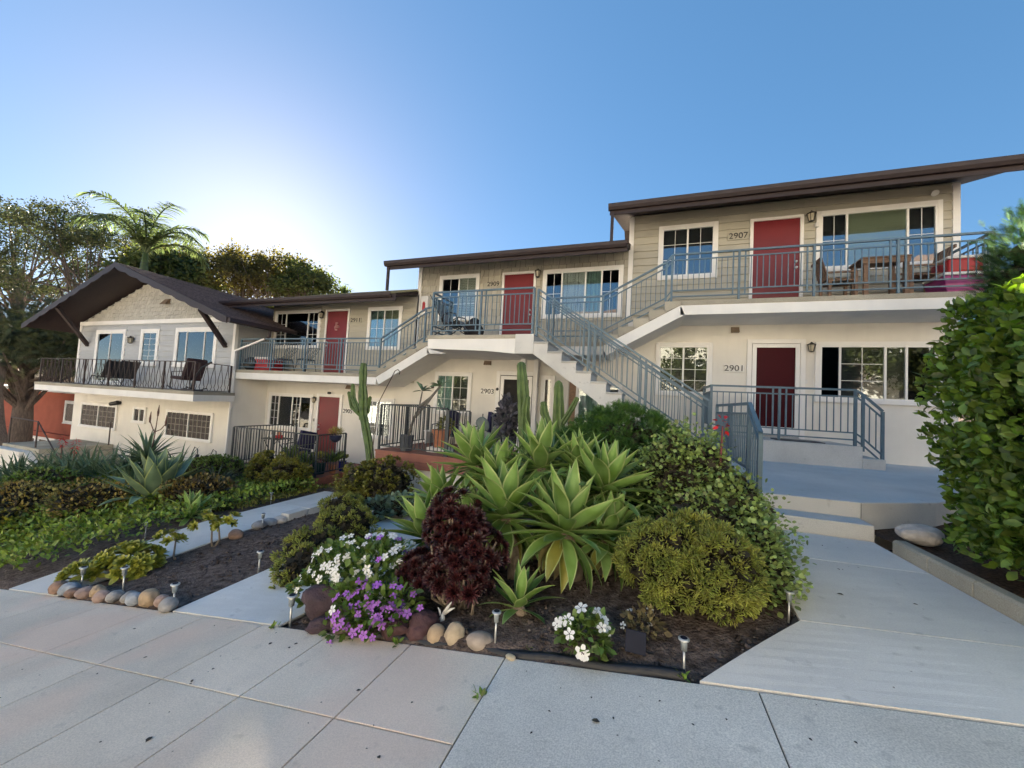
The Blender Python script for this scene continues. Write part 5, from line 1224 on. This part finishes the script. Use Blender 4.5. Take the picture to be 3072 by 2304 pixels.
al = thing('aloe_flower', 'branched reddish flower stalk above the tall aloe', 'flower', (-12.9,6.8,-2.0)); FLA = mat('aloe_flower', (.11,.055,.045), .6, .3, 12)
for a, b in (((-12.95,6.8,-1.9),(-12.72,6.75,-.85)),((-12.86,6.8,-1.4),(-13.05,6.75,-1.05)),((-12.86,6.8,-1.35),(-12.35,6.75,-1.1))):
    mb = MB(); mid = ((a[0]+b[0])/2-.03,a[1],(a[2]+b[2])/2-.05); mb.tube([a,mid,b],[.014,.012,.010],6); mb.build('stalk', FLA, al)
    MB().tube([(b[0],b[1],b[2]-.06),(b[0],b[1],b[2]+.05),(b[0]+.02,b[1],b[2]+.25)],[.018,.026,.006],8).build('flower_spike', FLA, al)
for lab, x, z0, z1 in (('red poker flower spike in front of the side stair, taller one',-16.9,-3.0,-1.75),('red poker flower spike beside the taller one',-16.2,-3.0,-1.85)):
    t = thing('poker_flower', lab, 'flower', (x,6.6,z0)); MB().tube([(x,6.6,z0),(x-.03,6.6,z1-.3)],.016,6).build('stalk', FLA, t)
    P, N = dome((x,6.6,z1-.18),(.07,.07,.2),60,3,.1,.2,-1); V, F = scatter(T_NEEDLE, P, N+[0,0,-.6], np.full(len(P),.10), .4, wid=np.full(len(P),2.)); foliage('spike', t, V, F, PETR)
strappy('grass_tree', 'arching dark strappy grass left of the jade shrubs', (-9.75,6.45,G(-9.75,6.45)), 190, .95, LEAF_Y, 1.5, -1.5, .018, cat='grass')
agave('broad blue green agave in the middle of the left bank', (-10.0,5.35,G(-10,5.35)+.15), 1.75, 46, (-.1,0), 51, None, top=80, low=8, blue=True)
agave('small bright agave left of the left walk, front one', (-7.95,4.85,G(-7.95,4.85)+.06), .85, 22, (-.2,.1), 52, None, top=80, low=0)
agave('small bright agave left of the left walk, behind its twin', (-8.45,5.2,G(-8.45,5.2)+.06), .8, 20, (-.1,-.1), 53, None, top=80, low=0)
for lab, x in (('black gooseneck garden spot lamp below the low window, left one',-14.2),('black gooseneck garden spot lamp below the low window, right one',-13.3)):
    t = thing('spot_lamp', lab, 'garden lamp', (x,8.6,-3.0)); MB().tube([(x,8.6,-3.1),(x-.05,8.6,-2.3),(x+.08,8.6,-2.05),(x+.22,8.6,-2.1),(x+.25,8.6,-2.3)],.014,6).build('neck', IRON, t); MB().tube([(x+.25,8.6,-2.28),(x+.27,8.55,-2.45)],[.05,.06],8).build('head', BLACK, t)
# ================================================================ TREES AND NEIGHBOUR BEHIND
def tree(label, base, top, rad, n, m, leaf, seed, tpl=T_OVAL, clumps=60, sig=.3, trunk=.25, lim=9, name='tree', flat=.75, zc=None):
    t = thing(name, label, 'tree', base); b = Vector(base); rr = random.Random(seed)
    cz = top-rad*flat if zc is None else zc; c = Vector((b.x,b.y,cz)); H = cz-b.z
    mb = MB(); mb.tube([b-Vector((0,0,.3)),b+Vector((rr.uniform(-.3,.3),0,H*.4)),b+Vector((rr.uniform(-.5,.5),0,H*.75)),c],[trunk,trunk*.8,trunk*.6,trunk*.4],8); mb.build('trunk', BARK, t, smooth=True)
    cs = []
    for k in range(clumps):
        d = dirs(1, -.55)[0]; r = rr.uniform(.35,1.0)**.6; cs.append(np.array(c)+d*np.array([rad,rad,rad*flat])*r*(1+.25*lump(d[None],seed,6,2.5)[0]*2))
    cs = np.array(cs)
    lb = MB()
    for k in range(min(lim*4, clumps)):
        e = Vector(cs[k]); s = b+Vector((0,0,H*rr.uniform(.45,.95))); s = s.lerp(Vector((c.x,c.y,s.z)), .8); lb.tube([s,(s+e)/2+Vector((0,0,rr.uniform(-.1,.3))),e],[trunk*.22,trunk*.14,trunk*.05],5)
    tag(lb.build('branches', BARK, t), kind='stuff')
    idx = rng.integers(0, clumps, n); P = cs[idx]+rng.normal(0,sig,(n,3))*[1,1,.7]
    Dn = rng.normal(0,.7,P.shape)+(P-cs[idx])/sig*.4+[0,0,.1]
    V, F = scatter(tpl, P, Dn, rng.uniform(.7,1.3,n)*leaf, .6); foliage('crown', t, V, F, m); return t
zg = lambda x, y: G(x, y)
tree('sunlit olive tree behind the left unit roof, nearest the palm', (-41,22,-6), 12.0, 4.0, 7500, LEAF_T2, .20, 1, clumps=110, sig=.36)
tree('olive tree behind the left unit roof, second from the palm', (-36,22.5,-5.5), 12.2, 3.8, 7500, LEAF_T2, .19, 2, clumps=110, sig=.34)
tree('olive tree behind the left unit roof, below the sun', (-32,22,-5), 11.4, 3.2, 9000, LEAF_T2, .19, 3, clumps=100, sig=.32)
tree('olive tree behind the left unit roof, fourth in the row', (-28.6,22.5,-4.5), 11.0, 2.9, 9000, LEAF_T2, .18, 4, clumps=80, sig=.30)
tree('small round green tree at the right end of the tree row', (-25.6,22.5,-4), 9.9, 2.5, 6500, LEAF_T, .24, 5, clumps=55, sig=.34)
tree('tall pine with open crown at the far left', (-50,16,-7), 15.6, 8.0, 26000, LEAF_PN, .17, 6, T_OVAL, 105, .42, .5, 14, 'pine_tree', .85)
tree('broad pine between the far left pine and the palm', (-39.5,16,-6), 12.6, 5.8, 19000, LEAF_PN, .16, 7, T_OVAL, 84, .38, .4, 12, 'pine_tree', .8)
tree('tree behind the gabled roof left of the palm', (-33.5,17.5,-5.5), 9.6, 3.0, 7000, LEAF_T, .30, 8, T_OVAL, 70, .5, .3)
tree('dark conifer in front of the red building at left', (-33.0,11.2,-5.5), 3.6, 4.2, 9000, LEAF_PN, .50, 9, T_SPRAY, 70, .7, .55, 8, 'conifer', .42, 1.5)
lt = thing('leaning_trunk', 'thick leaning bare trunk at the left frame edge', 'tree', (-27.5,9.3,-5.2)); MB().tube([(-28.5,9.3,-5.6),(-29.1,9.3,-3.8),(-29.9,9.3,-2.4),(-30.7,9.4,-.8),(-30.5,9.5,.6)],[.40,.32,.30,.26,.16],10).build('trunk', BARK, lt, smooth=True)
MB().tube([(-28.9,9.3,-4.0),(-30.3,9.2,-3.1),(-31,9.2,-2.2)],[.3,.25,.15],8).build('limb', BARK, lt, smooth=True)
# queen palm
pm = thing('palm_tree', 'feathery queen palm rising behind the gabled roof', 'palm', (-24.1,11.6,-4.5)); top = Vector((-24.1,11.6,6.5))
MB().tube([(-24.1,11.6,-4.8),(-24.1,11.6,1),(-24.1,11.6,4.2),(-24.1,11.6,6.0)],[.25,.2,.18,.14],10).build('trunk', BARK, pm, smooth=True)
MB().tube([(-24.1,11.6,4.6),(-24.1,11.6,5.6),(-24.1,11.6,6.5)],[.20,.17,.10],10).build('crown_shaft', LEAF_PA, pm, smooth=True)
for k in range(12):
    az = k*2.39996; el = R(84-36*(k/12)); L = 3.5*random.uniform(.85,1.1); d = Vector((math.cos(az),math.sin(az),0)); a = el; p = top.copy(); pts = [p.copy()]; n = 16
    for j in range(n): p = p+(d*math.cos(a)+Vector((0,0,1))*math.sin(a))*(L/n); a -= (1.9+.5*(k/12))/n*(.4+1.2*j/n); pts.append(p.copy())
    MB_ = MB(); MB_.tube(pts, [.05*(1-j/(n+1))+.008 for j in range(n+1)], 5); fr_ = MB_.build('frond', LEAF_PA, pm)
    PP = []; DD = []; sd = Vector((-math.sin(az),math.cos(az),0))
    for j in range(2, n):
        for q_ in range(5):
            t_ = q_/5; c_ = pts[j].lerp(pts[j+1], t_) if j < n else pts[j]; tg = (pts[j+1]-pts[j]).normalized()
            for s_ in (-1, 1): PP.append(c_[:]); DD.append((sd*s_*.75+tg*.5+Vector((0,0,-.35+random.uniform(-.3,.3))))[:])
    PP = np.array(PP); V, F = scatter(T_STRAP, PP, np.array(DD), np.full(len(PP), .70)*rng.uniform(.8,1.1,len(PP)), .3, wid=np.full(len(PP),.75))
    foliage('leaflets', fr_, V, F, LEAF_PA)
fp_ = thing('fan_palm', 'small distant fan palm right of the tree row', 'palm', (-24.2,25,-4)); MB().tube([(-24.2,25,-4.3),(-24.2,25,8.0)],[.2,.14],8).build('trunk', BARK, fp_)
P = np.tile([-24.2,25,8.1], (70,1)); V, F = scatter(T_STRAP, P, dirs(70,-.4), np.full(70,1.1), .4, wid=np.full(70,1.2)); foliage('crown', fp_, V, F, LEAF_PA)
# red neighbour
nb = thing('red_building', 'red stucco neighbour building with white windows at far left', 'building', (-38,13,-6))
REDW = mat('stucco_red', (.36,.10,.06), .9, .1, 2, bump=.3, bscale=60)
MB().box(-46,-31.2,13,22,-8,-.9).build('wall', REDW, nb); MB().box(-46.2,-31.0,12.8,22,-3.62,-3.42).build('band', REDW, nb)
MB().box(-40,-30.5,13.6,22,-.9,.9).build('upper_wall', mat('stucco_beige', (.50,.42,.34), .9, .1, 2), nb); MB().box(-46.3,-30.9,12.6,22.2,-.9,-.72).build('parapet', TRIM, nb)
window(nb, -33.4,-31.5,-2.75,-1.35,13,[(1,BO,0,0,GLASS)], casing=.14, sill=True)
for x in (-38.4,-36.1,-33.8): window(nb, x,x+2.1,-5.7,-3.75,13,[(1,RM,0,0,GLASS),(1,RM,0,0,GLASS)], casing=.12)
# ================================================================ HOUSES ACROSS THE STREET (behind the camera, seen in the window panes)
def far_house(x0, x1, z, h, wallm, label, yb=-12.5):
    t = thing('stucco_house', label, 'house', ((x0+x1)/2, yb, z), None)
    MB().box(x0,x1,yb-9,yb,z-3,z+h).build('wall', wallm, t)
    MB().prism([(yb-9.6,z+h),(yb+.6,z+h),(yb-4.5,z+h+1.9)], x0-.6, x1+.6, 'X').build('roof', SHINGLE, t)
    n = max(2, int((x1-x0)/3.2))
    for fl in (1.0, 3.9, 6.6):
        if fl+1.6 > h: continue
        for k in range(n):
            xc = x0+(x1-x0)*(k+.5)/n
            w = MB(); frame_rect(w, xc-.8,xc+.8,z+fl,z+fl+1.3,.1,yb-.02,yb+.05); w = w.build('window', TRIM, t)
            MB().box(xc-.7,xc+.7,yb+.005,yb+.02,z+fl+.1,z+fl+1.2).build('pane', ROOM, w)
    MB().box((x0+x1)/2-1.9,(x0+x1)/2-.9,yb-.01,yb+.04,z,z+2.1).build('door', RED, t)
FW = [mat('far_stucco_cream', (.82,.77,.68), .9, .05, 1), mat('far_stucco_white', (.84,.82,.78), .9, .05, 1), mat('far_stucco_sand', (.80,.72,.60), .9, .05, 1)]
for i, (a, b, h, lab) in enumerate(((-48,-35,8.2,'cream stucco house across the street, farthest downhill'),(-34,-21.5,8.8,'white stucco house across the street, second downhill'),(-20.5,-8,8.6,'sand coloured stucco house across the street'),
        (-7,5.5,9.0,'cream stucco house straight across the street'),(6.5,19,8.6,'white stucco house across the street, first uphill'),(20,33,8.8,'sand coloured stucco house across the street, farthest uphill'))):
    far_house(a, b, zs((a+b)/2,0)+.3, h, FW[i % 3], lab)
for lab, x, top_ in (('street tree across the street, nearest uphill',13.0,5.6),('street tree across the street, farther uphill',17.5,5.2),('street tree straight across the street',2.6,4.6),('street tree across the street, first downhill',-17.5,2.6),('street tree across the street, farther downhill',-36,.6)):
    tree(lab, (x,-10.6,zs(x,0)), top_, 2.3, 2600, LEAF_T, .26, int(abs(x)*3), T_OVAL, 40, .38, .2, 6, 'street_tree')
# ================================================================ FURNITURE AND SMALL THINGS
def slat_chair(label, x, y, z, face, s=1.0, m=WOOD):
    """wooden chair: legs, slatted seat, slatted back; face = +1 looks to +X"""
    t = thing('wooden_chair', label, 'chair', (x,y,z)); f = face
    X = lambda a: x+f*a*s
    for a, yy, h in ((-.24,-.24,.46),(-.24,.24,.46),(.24,-.24,.62),(.24,.24,.62)): MB().box(min(X(a-.028),X(a+.028)),max(X(a-.028),X(a+.028)),y+yy*s-.028,y+yy*s+.028,z,z+h*s).build('leg', m, t)
    for k in range(5): a = -.22+.10*k; MB().box(min(X(a),X(a+.085)),max(X(a),X(a+.085)),y-.26*s,y+.26*s,z+.44*s,z+.465*s).build('seat_slat', m, t)
    for k in range(6): yy = -.24+.085*k; MB().bar((X(-.25),y+yy*s+.03,z+.47*s),(X(-.40),y+yy*s+.03,z+1.0*s),.06,.02,(1,0,0)).build('back_slat', m, t)
    for h, o in ((.52,-.26),(.98,-.40)): MB().box(min(X(o-.03),X(o)),max(X(o-.03),X(o)),y-.26*s,y+.28*s,z+(h-.03)*s,z+(h+.03)*s).build('back_rail', m, t)
    for yy in (-.27,.25): MB().box(min(X(-.30),X(.26)),max(X(-.30),X(.26)),y+yy*s,y+yy*s+.04,z+.62*s,z+.65*s).build('armrest', m, t)
slat_chair('weathered wooden chair left of the wooden table on the upper right balcony', 3.72,9.85,2.485,1,.92)
slat_chair('weathered wooden chair right of the wooden table on the upper right balcony', 5.05,9.85,2.485,-1,1.0)
tb = thing('wooden_table', 'high wooden table between two chairs on the upper right balcony', 'table', (4.38,9.8,2.485))
for k in range(6): MB().box(3.98,4.78,9.48+.105*k,9.48+.105*k+.10,3.28,3.31).build('top_slat', WOOD, tb)
for xx in (4.03,4.67):
    for yy in (9.52,10.0): MB().box(xx,xx+.075,yy,yy+.075,2.485,3.28).build('leg', WOOD, tb)
MB().box(4.0,4.76,9.50,9.53,3.18,3.28).build('apron', WOOD, tb)
MAG = mat('plastic_magenta', (.30,.03,.17), .35, .15, 6); REDP = mat('plastic_red', (.42,.012,.02), .35, .1, 6); TEALP = mat('plastic_paleteal', (.40,.48,.45), .4, .1, 6)
t = thing('storage_tub', 'magenta plastic tub with white lid on the upper right balcony', 'tub', (5.6,9.7,2.485))
MB().prism([(5.24,2.486),(6.0,2.486),(6.04,2.84),(5.2,2.84)],9.42,10.0).build('body', MAG, t, bevel=.03); MB().box(5.18,6.06,9.40,10.02,2.842,2.90).build('lid', PLASTW, t, bevel=.015)
t = thing('cooler', 'red and white cooler stacked on the magenta tub', 'cooler', (5.55,9.7,2.90))
MB().box(5.28,5.78,9.45,9.95,2.902,3.16).build('body', REDP, t, bevel=.025); MB().box(5.26,5.80,9.43,9.97,3.162,3.22).build('lid', PLASTW, t, bevel=.02)
t = thing('laundry_basket', 'pale teal plastic bin beside the red cooler', 'bin', (5.92,9.75,2.90)); MB().prism([(5.83,2.902),(6.02,2.902),(6.06,3.22),(5.98,3.30),(5.83,3.30)],9.5,9.95).build('body', TEALP, t, bevel=.02)
# recliner on the middle landing
rc = thing('recliner_chair', 'grey folding recliner chair on the middle landing', 'chair', (-4.8,8.7,1.56)); FAB = mat('fabric_grey', (.20,.21,.22), .8, .15, 20)
for a, b, w in (((-4.55,1.98),(-4.95,1.90),.5),((-4.95,1.90),(-5.30,2.52),.5),((-4.55,1.98),(-4.30,1.72),.5)):
    MB().bar((a[0],8.75,a[1]),(b[0],8.75,b[1]),.50,.022).build('sling', FAB, rc)
MB().bar((-5.28,8.75,2.50),(-5.42,8.75,2.62),.40,.07).build('head_pillow', mat('fabric_pale', (.30,.32,.33), .8, .1, 20), rc)
for yy in (8.48,9.02):
    for a, b in (((-5.40,2.66),(-4.95,1.88)),((-4.95,1.88),(-4.55,1.98)),((-4.55,1.98),(-4.25,1.66)),((-5.25,1.575),(-4.55,2.02)),((-4.25,1.575),(-5.05,2.02)),((-5.3,1.575),(-4.2,1.575))): MB().tube([(a[0],yy,a[1]),(b[0],yy,b[1])],.014,6).build('frame_tube', BLACK, rc)
    MB().tube([(-5.0,yy,1.95),(-4.98,yy,2.12),(-4.82,yy,2.19),(-4.62,yy,2.14),(-4.58,yy,2.0)],.018,6).build('armrest', BLACK, rc, smooth=True)
rock('duffel_bag', 'black bag heap beside the recliner on the middle landing', (-4.22,8.8,1.80), (.24,.22,.25), mat('bag_black', (.016,.016,.02), .8, .3, 12, bump=.4, bscale=14), 201, .3, 0, .16, 'bag')
# lower left balcony
def wire_chair(label, x, y, z, s=1.0):
    t = thing('wire_chair', label, 'chair', (x,y,z))
    for k in range(7):
        a = -.24+.08*k; MB().tube([(x+a*.75,y-.02,z+.43),(x+a*.9,y+.16,z+.60),(x+a*1.15,y+.26,z+.84)],.008,5).build('back_wire', BLACK, t)
    MB().tube([(x+.30*math.cos(u),y+.26+.02*math.cos(2*u),z+.84+.03*math.sin(u)) for u in np.linspace(math.pi,0,9)],.012,6).build('back_hoop', BLACK, t)
    MB().lathe((x,y-.02,z+.41),[(.02,0),(.26,0),(.27,.02),(.25,.035),(.02,.03)],16).build('seat', BLACK, t)
    for a, b in ((-.22,-.22),(.22,-.22),(-.22,.2),(.22,.2)): MB().tube([(x+a*.8,y+b*.8,z+.42),(x+a*1.1,y+b*1.1,z)],.011,5).build('leg', BLACK, t)
wire_chair('dark wire chair left, on the lower left balcony', -11.95,9.85,.625); wire_chair('dark wire chair right, beside door 2911', -10.95,9.85,.625)
t = thing('cooler', 'red cooler with pale lid at the left end of the lower balcony', 'cooler', (-12.65,9.8,.625)); MB().box(-13.0,-12.3,9.55,10.1,.63,1.02).build('body', REDP, t, bevel=.02); MB().box(-13.02,-12.28,9.53,10.12,1.022,1.10).build('lid', PLASTW, t, bevel=.015)
rock('bundle', 'dark tarp bundle beside the red cooler', (-13.15,9.6,.86), (.20,.22,.24), BLACK, 203, 0, 0, .2, 'bundle')
MB_ = MB(); MB_.add([(-11.5,9.5,.9),(-11.3,9.5,.9),(-11.25,9.55,1.75),(-11.4,9.55,1.75)],[(0,1,2,3)])
# gabled house balcony
def sling_chair(label, x, y, z, f=1):
    t = thing('lounge_chair', label, 'chair', (x,y,z)); SL = mat('sling_dark', (.03,.03,.035), .8, .2, 20)
    MB().bar((x-f*.30,y,z+.34),(x+f*.25,y,z+.30),.52,.03).build('seat', SL, t); MB().bar((x+f*.25,y,z+.30),(x+f*.62,y,z+.92),.52,.03).build('back', SL, t)
    for yy in (y-.27,y+.27):
        MB().tube([(x-f*.5,yy,z),(x-f*.30,yy,z+.36),(x+f*.26,yy,z+.31),(x+f*.64,yy,z+.95)],.014,6).build('frame_tube', BLACK, t); MB().tube([(x+f*.55,yy,z),(x,yy,z+.32)],.013,6).build('leg', BLACK, t)
sling_chair('dark sling lounge chair on the gabled house balcony, left of the pair', -19.2,8.45,DZ); sling_chair('dark sling lounge chair on the gabled house balcony, right of the pair', -18.45,8.5,DZ)
t = thing('rocking_chair', 'dark brown rocking chair at the right of the gabled house balcony', 'chair', (-14.5,8.4,DZ)); BRF = mat('fabric_maroon', (.045,.022,.025), .8, .2, 12)
MB().bar((-14.85,8.4,DZ+.42),(-14.25,8.4,DZ+.38),.6,.10).build('seat', BRF, t, bevel=.03); MB().bar((-14.27,8.4,DZ+.42),(-14.05,8.4,DZ+1.05),.6,.10).build('back', BRF, t, bevel=.03)
for yy in (8.12,8.68): MB().tube([(-15.0,yy,DZ+.14),(-14.7,yy,DZ+.03),(-14.3,yy,DZ+.02),(-13.95,yy,DZ+.10)],.018,6).build('rocker', BLACK, t, smooth=True); MB().tube([(-14.8,yy,DZ+.05),(-14.8,yy,DZ+.6),(-14.15,yy,DZ+.62)],.015,6).build('arm', BLACK, t)
t = thing('hammock_stand', 'curved dark hammock stand at the end of the gabled house balcony', 'stand', (-13.5,8.3,DZ)); MB().tube([(-13.75,8.1,DZ+.02),(-13.72,8.15,DZ+.4),(-13.5,8.2,DZ+.75),(-13.2,8.3,DZ+.95)],.03,8).build('arm', BLACK, t, smooth=True); MB().tube([(-14.2,8.1,DZ+.03),(-13.2,8.1,DZ+.03)],.03,8).build('foot', BLACK, t)
# bistro set and pots on the left porch
DK = -2.318
t = thing('bistro_table', 'small dark folding bistro table on the left porch', 'table', (-11.2,9.2,DK)); MB().box(-11.55,-10.85,8.9,9.5,DK+.74,DK+.76).build('top', BLACK, t)
for yy in (8.97,9.43):
    for s in (-1, 1): MB().tube([(-11.2-s*.3,yy,DK+.005),(-11.2+s*.3,yy,DK+.735)],.012,6).build('leg', BLACK, t)
for lab, x, c in (('round white dish on the bistro table',-11.32,PLASTW),('round red dish on the bistro table',-11.05,REDP),): tag(MB().lathe((x,9.15,DK+.762),[(.03,0),(.10,.02),(.12,.09),(.11,.10),(.09,.03)],16).build('dish', c), lab, 'dish')
tag(MB().lathe((-11.25,9.3,DK+.762),[(.04,0),(.07,.02),(.07,.16),(.05,.2)],14).build('jar', TERRA), 'orange clay jar on the bistro table', 'jar')
def navy_chair(label, x, y, z):
    t = thing('cushioned_chair', label, 'chair', (x,y,z))
    MB().box(x-.30,x+.30,y-.28,y+.24,z+.36,z+.46).build('seat_cushion', NAVY, t, bevel=.025); MB().bar((x,y+.27,z+.46),(x,y+.38,z+1.0),.60,.10,(1,0,0)).build('back_cushion', NAVY, t)
    for a in (-.34,.34):
        MB().tube([(x+a,y-.28,z),(x+a,y-.28,z+.62),(x+a,y+.36,z+.64)],.016,6).build('arm', IRON, t); MB().tube([(x+a,y+.34,z),(x+a,y+.38,z+.98)],.016,6).build('leg', IRON, t)
    MB().box(x-.34,x+.34,y-.29,y+.36,z+.32,z+.355).build('seat_frame', IRON, t)
# fix the back cushion orientation by building it upright
navy_chair('navy cushioned chair at the bistro table on the left porch', -10.45,9.35,DK)
navy_chair('navy cushioned chair under the window on the raised porch', -5.35,9.75,-1.358); navy_chair('navy cushioned chair beside door 2903', -4.15,9.85,-1.358)
POTS = [('black nursery pot, left of two on the left porch',BLACK,-9.75,8.5,.13,.28),('black nursery pot, right of two on the left porch',BLACK,-9.35,8.5,.13,.28),('orange terracotta trough pot at the porch rail',TERRA,-8.98,8.32,.12,.20),
        ('dark green glazed pot with spiky plant at the porch corner',mat('glaze_green',(.02,.05,.045),.2,.2,8),-8.72,8.55,.19,.34),('orange terracotta pot beside the dark green one',TERRA,-8.52,8.85,.11,.24),('cobalt blue pot at the porch steps',mat('glaze_blue',(.015,.02,.22),.2,.2,8),-8.55,9.25,.11,.30)]
for k, (lab, m, x, y, r, h) in enumerate(POTS):
    t = thing('plant_pot', lab, 'pot', (x,y,DK)); MB().lathe((x,y,DK+.002),[(r*.75,0),(r,h*.92),(r*1.1,h*.92),(r*1.1,h),(r*.95,h)],18).build('pot', m, t, smooth=False)
    P, N = dome((x,y,DK+h+.08),(r*.9,r*.9,.12),70,k,.2,.5,-.2); V, F = scatter(T_OVAL if k % 2 else T_STRAP, P, N+[0,0,.6], np.full(len(P),.12 if k % 2 else .32), .5, wid=np.full(len(P),1.3)); foliage('foliage', t, V, F, (LEAF_V,LEAF_D)[k % 2])
t = thing('rail_planter', 'dark planter with yellow grass hung on the porch rail', 'planter', (-8.40,8.75,-1.35)); MB().lathe((-8.40,8.75,-1.42),[(.05,0),(.15,.08),(.17,.2),(.16,.2)],16).build('bowl', mat('glaze_navy',(.02,.025,.06),.3,.2,8), t)
P, N = dome((-8.40,8.75,-1.18),(.17,.17,.15),260,5,.1,.5,-.1); V, F = scatter(T_NEEDLE, P, N+[0,0,.3], np.full(len(P),.12), .4); foliage('grass', t, V, F, mat('grass_yellow',(.30,.26,.05),.6,.3,9,island=.3))
# raised porch pots
t = thing('plumeria', 'bare branched plumeria in a grey bucket on the raised porch', 'potted plant', (-5.68,8.3,-1.358)); x, y = -5.68, 8.28
MB().lathe((x,y,-1.356),[(.14,0),(.17,.36),(.18,.36),(.18,.39),(.16,.39)],18).build('bucket', mat('bucket_grey',(.06,.07,.09),.5,.2,6), t)
PLU = mat('plumeria_bark',(.16,.15,.13),.8,.2,14)
for pts in ([(x+.04,y,-1.0),(x+.16,y,-.55),(x+.30,y,-.25),(x+.36,y,.15)],[(x+.30,y,-.25),(x+.62,y,.02),(x+.85,y,.28)],[(x+.2,y,-.5),(x+.55,y,-.1),(x+.88,y,.33)]): MB().tube(pts,[.042,.030,.022,.016][:len(pts)],7).build('branch', PLU, t, smooth=True)
for c in ((x+.36,y,.16),(x+.86,y,.30)): P = np.tile(c,(11,1)); V, F = scatter(T_OVAL, P, dirs(11,-.1), np.full(11,.28), .3, wid=np.full(11,.45)); foliage('leaves', t, V, F, LEAF_A)
t = thing('terracotta_pot', 'large terracotta pot with white flowers on the raised porch', 'pot', (-4.94,8.7,-1.36)); MB().box(-5.2,-4.68,8.45,8.95,-1.356,-1.24).build('plinth', STUCCO, t); MB().lathe((-4.94,8.7,-1.238),[(.17,0),(.22,.36),(.25,.36),(.25,.44),(.22,.44)],20).build('pot', TERRA, t)
P, N = dome((-4.80,8.65,-.66),(.2,.16,.2),160,8,.2,.6,-.6); V, F = scatter(T_OVAL, P, N, np.full(len(P),.09), .5); foliage('foliage', t, V, F, LEAF_D)
t = thing('low_bench', 'white slatted bench against the wall of the raised porch', 'bench', (-6.0,9.9,-1.358))
for k in range(3): MB().box(-6.25,-5.0,9.95+.14*k,10.07+.14*k,-1.0,-.97).build('slat', PLASTW, t)
for a in (-6.2,-5.1): MB().box(a,a+.05,9.95,10.35,-1.356,-1.0).build('leg', PLASTW, t)
t = thing('shepherd_hook', 'thin rusty shepherd hook leaning at the raised porch rail', 'hook', (-6.45,8.0,-2.0)); MB().tube([(-6.5,7.98,-1.9),(-6.38,7.98,-.2),(-5.95,7.98,.62),(-5.87,7.98,.66),(-5.80,7.98,.60),(-5.82,7.98,.54)],.012,6).build('rod', IRONB, t)
# extinguisher cabinet on the middle unit
fx = MB().box(-6.93,-6.66,YF-.15,YF-.028,2.62,3.22).build('extinguisher_cabinet', PLASTW, um, bevel=.01); MB().tube([(-6.79,YF-.17,2.72),(-6.79,YF-.17,2.98),(-6.79,YF-.17,3.03)],[.045,.045,.02],10).build('extinguisher', REDP, fx)
# fallen leaves and grit on the pavements
P = []
for k in range(90):
    x = rng.uniform(-4.5,2.2); y = rng.uniform(1.1,2.56); P.append((x,y,zs(x,y)+.004))
for k in range(12):
    y = rng.uniform(2.7,5); x = rng.uniform(1.2,2.2); P.append((x,y,zR(x,y)+.004))
P = np.array(P); V, F = scatter(T_OVAL, P, rng.normal(0,1,P.shape)*[1,1,.05], rng.choice([.012,.018,.03,.045],len(P),p=[.5,.3,.15,.05]), .1)
tag(link('fallen_leaves', np_mesh('fallen_leaves', V, F, mat('leaf_dead',(.05,.04,.03),.8,.4,20,island=.5))), 'small dark fallen leaves scattered on the pavement', 'leaves', kind='stuff')
# weeds in the joints
for lab, x, y, n_ in (('tiny weed growing in the wide sidewalk joint', -.87, 2.18, 9),('small weed between the maroon rocks and the black edging', -1.72, 2.56, 14),('dry grass tuft at the foot of the first small agave', -.72, 2.68, 12),('weed tuft at the corner of the middle walk', -2.97, 2.56, 10),('grass tuft at the end of the black edging', .26, 2.60, 9)):
    t = thing('weed', lab, 'weed', (x,y,zs(x,y))); P = np.tile([x,y,zs(x,y)+.004],(n_,1))+rng.normal(0,.012,(n_,3))*[1,1,0]
    V, F = scatter(T_OVAL, P, dirs(n_,.2), rng.uniform(.03,.06,len(P)), .4, wid=np.full(n_,.7)); foliage('leaves', t, V, F, LEAF_G)
# pale chips in the soil
P = []
for k in range(700):
    x = rng.uniform(-6.3,-4.4) if k % 2 else rng.uniform(-2.6,.9); y = rng.uniform(2.65,7.0 if k % 2 else 3.7); P.append((x,y,gz(x,y)+.006))
P = np.array(P); V, F = scatter(T_ROUND, P, rng.normal(0,1,P.shape)*[1,1,.3], rng.uniform(.008,.026,len(P)), .3)
tag(link('soil_litter', np_mesh('soil_litter', V, F, mat('litter',(.22,.17,.14),.9,.5,30,island=.6))), 'pale chips and dry bits strewn over the soil', 'litter', kind='stuff')
# soil clods for relief
P = []
for k in range(5200):
    x = rng.uniform(-6.35,-4.4) if k % 2 else rng.uniform(-2.9,1.0); y = rng.uniform(2.66,7.6 if k % 2 else 4.2); P.append((x,y,gz(x,y)-.004))
P = np.array(P); V, F = scatter(T_FINGER, P, rng.normal(0,1,P.shape)*[1,1,.35], rng.uniform(.015,.05,len(P)), .6, wid=np.full(len(P),4.))
tag(link('soil_clods', np_mesh('soil_clods', V, F, SOIL)), 'crumbled clods of dark soil in the beds', 'soil', kind='stuff')
print('objects', len(bpy.data.objects))
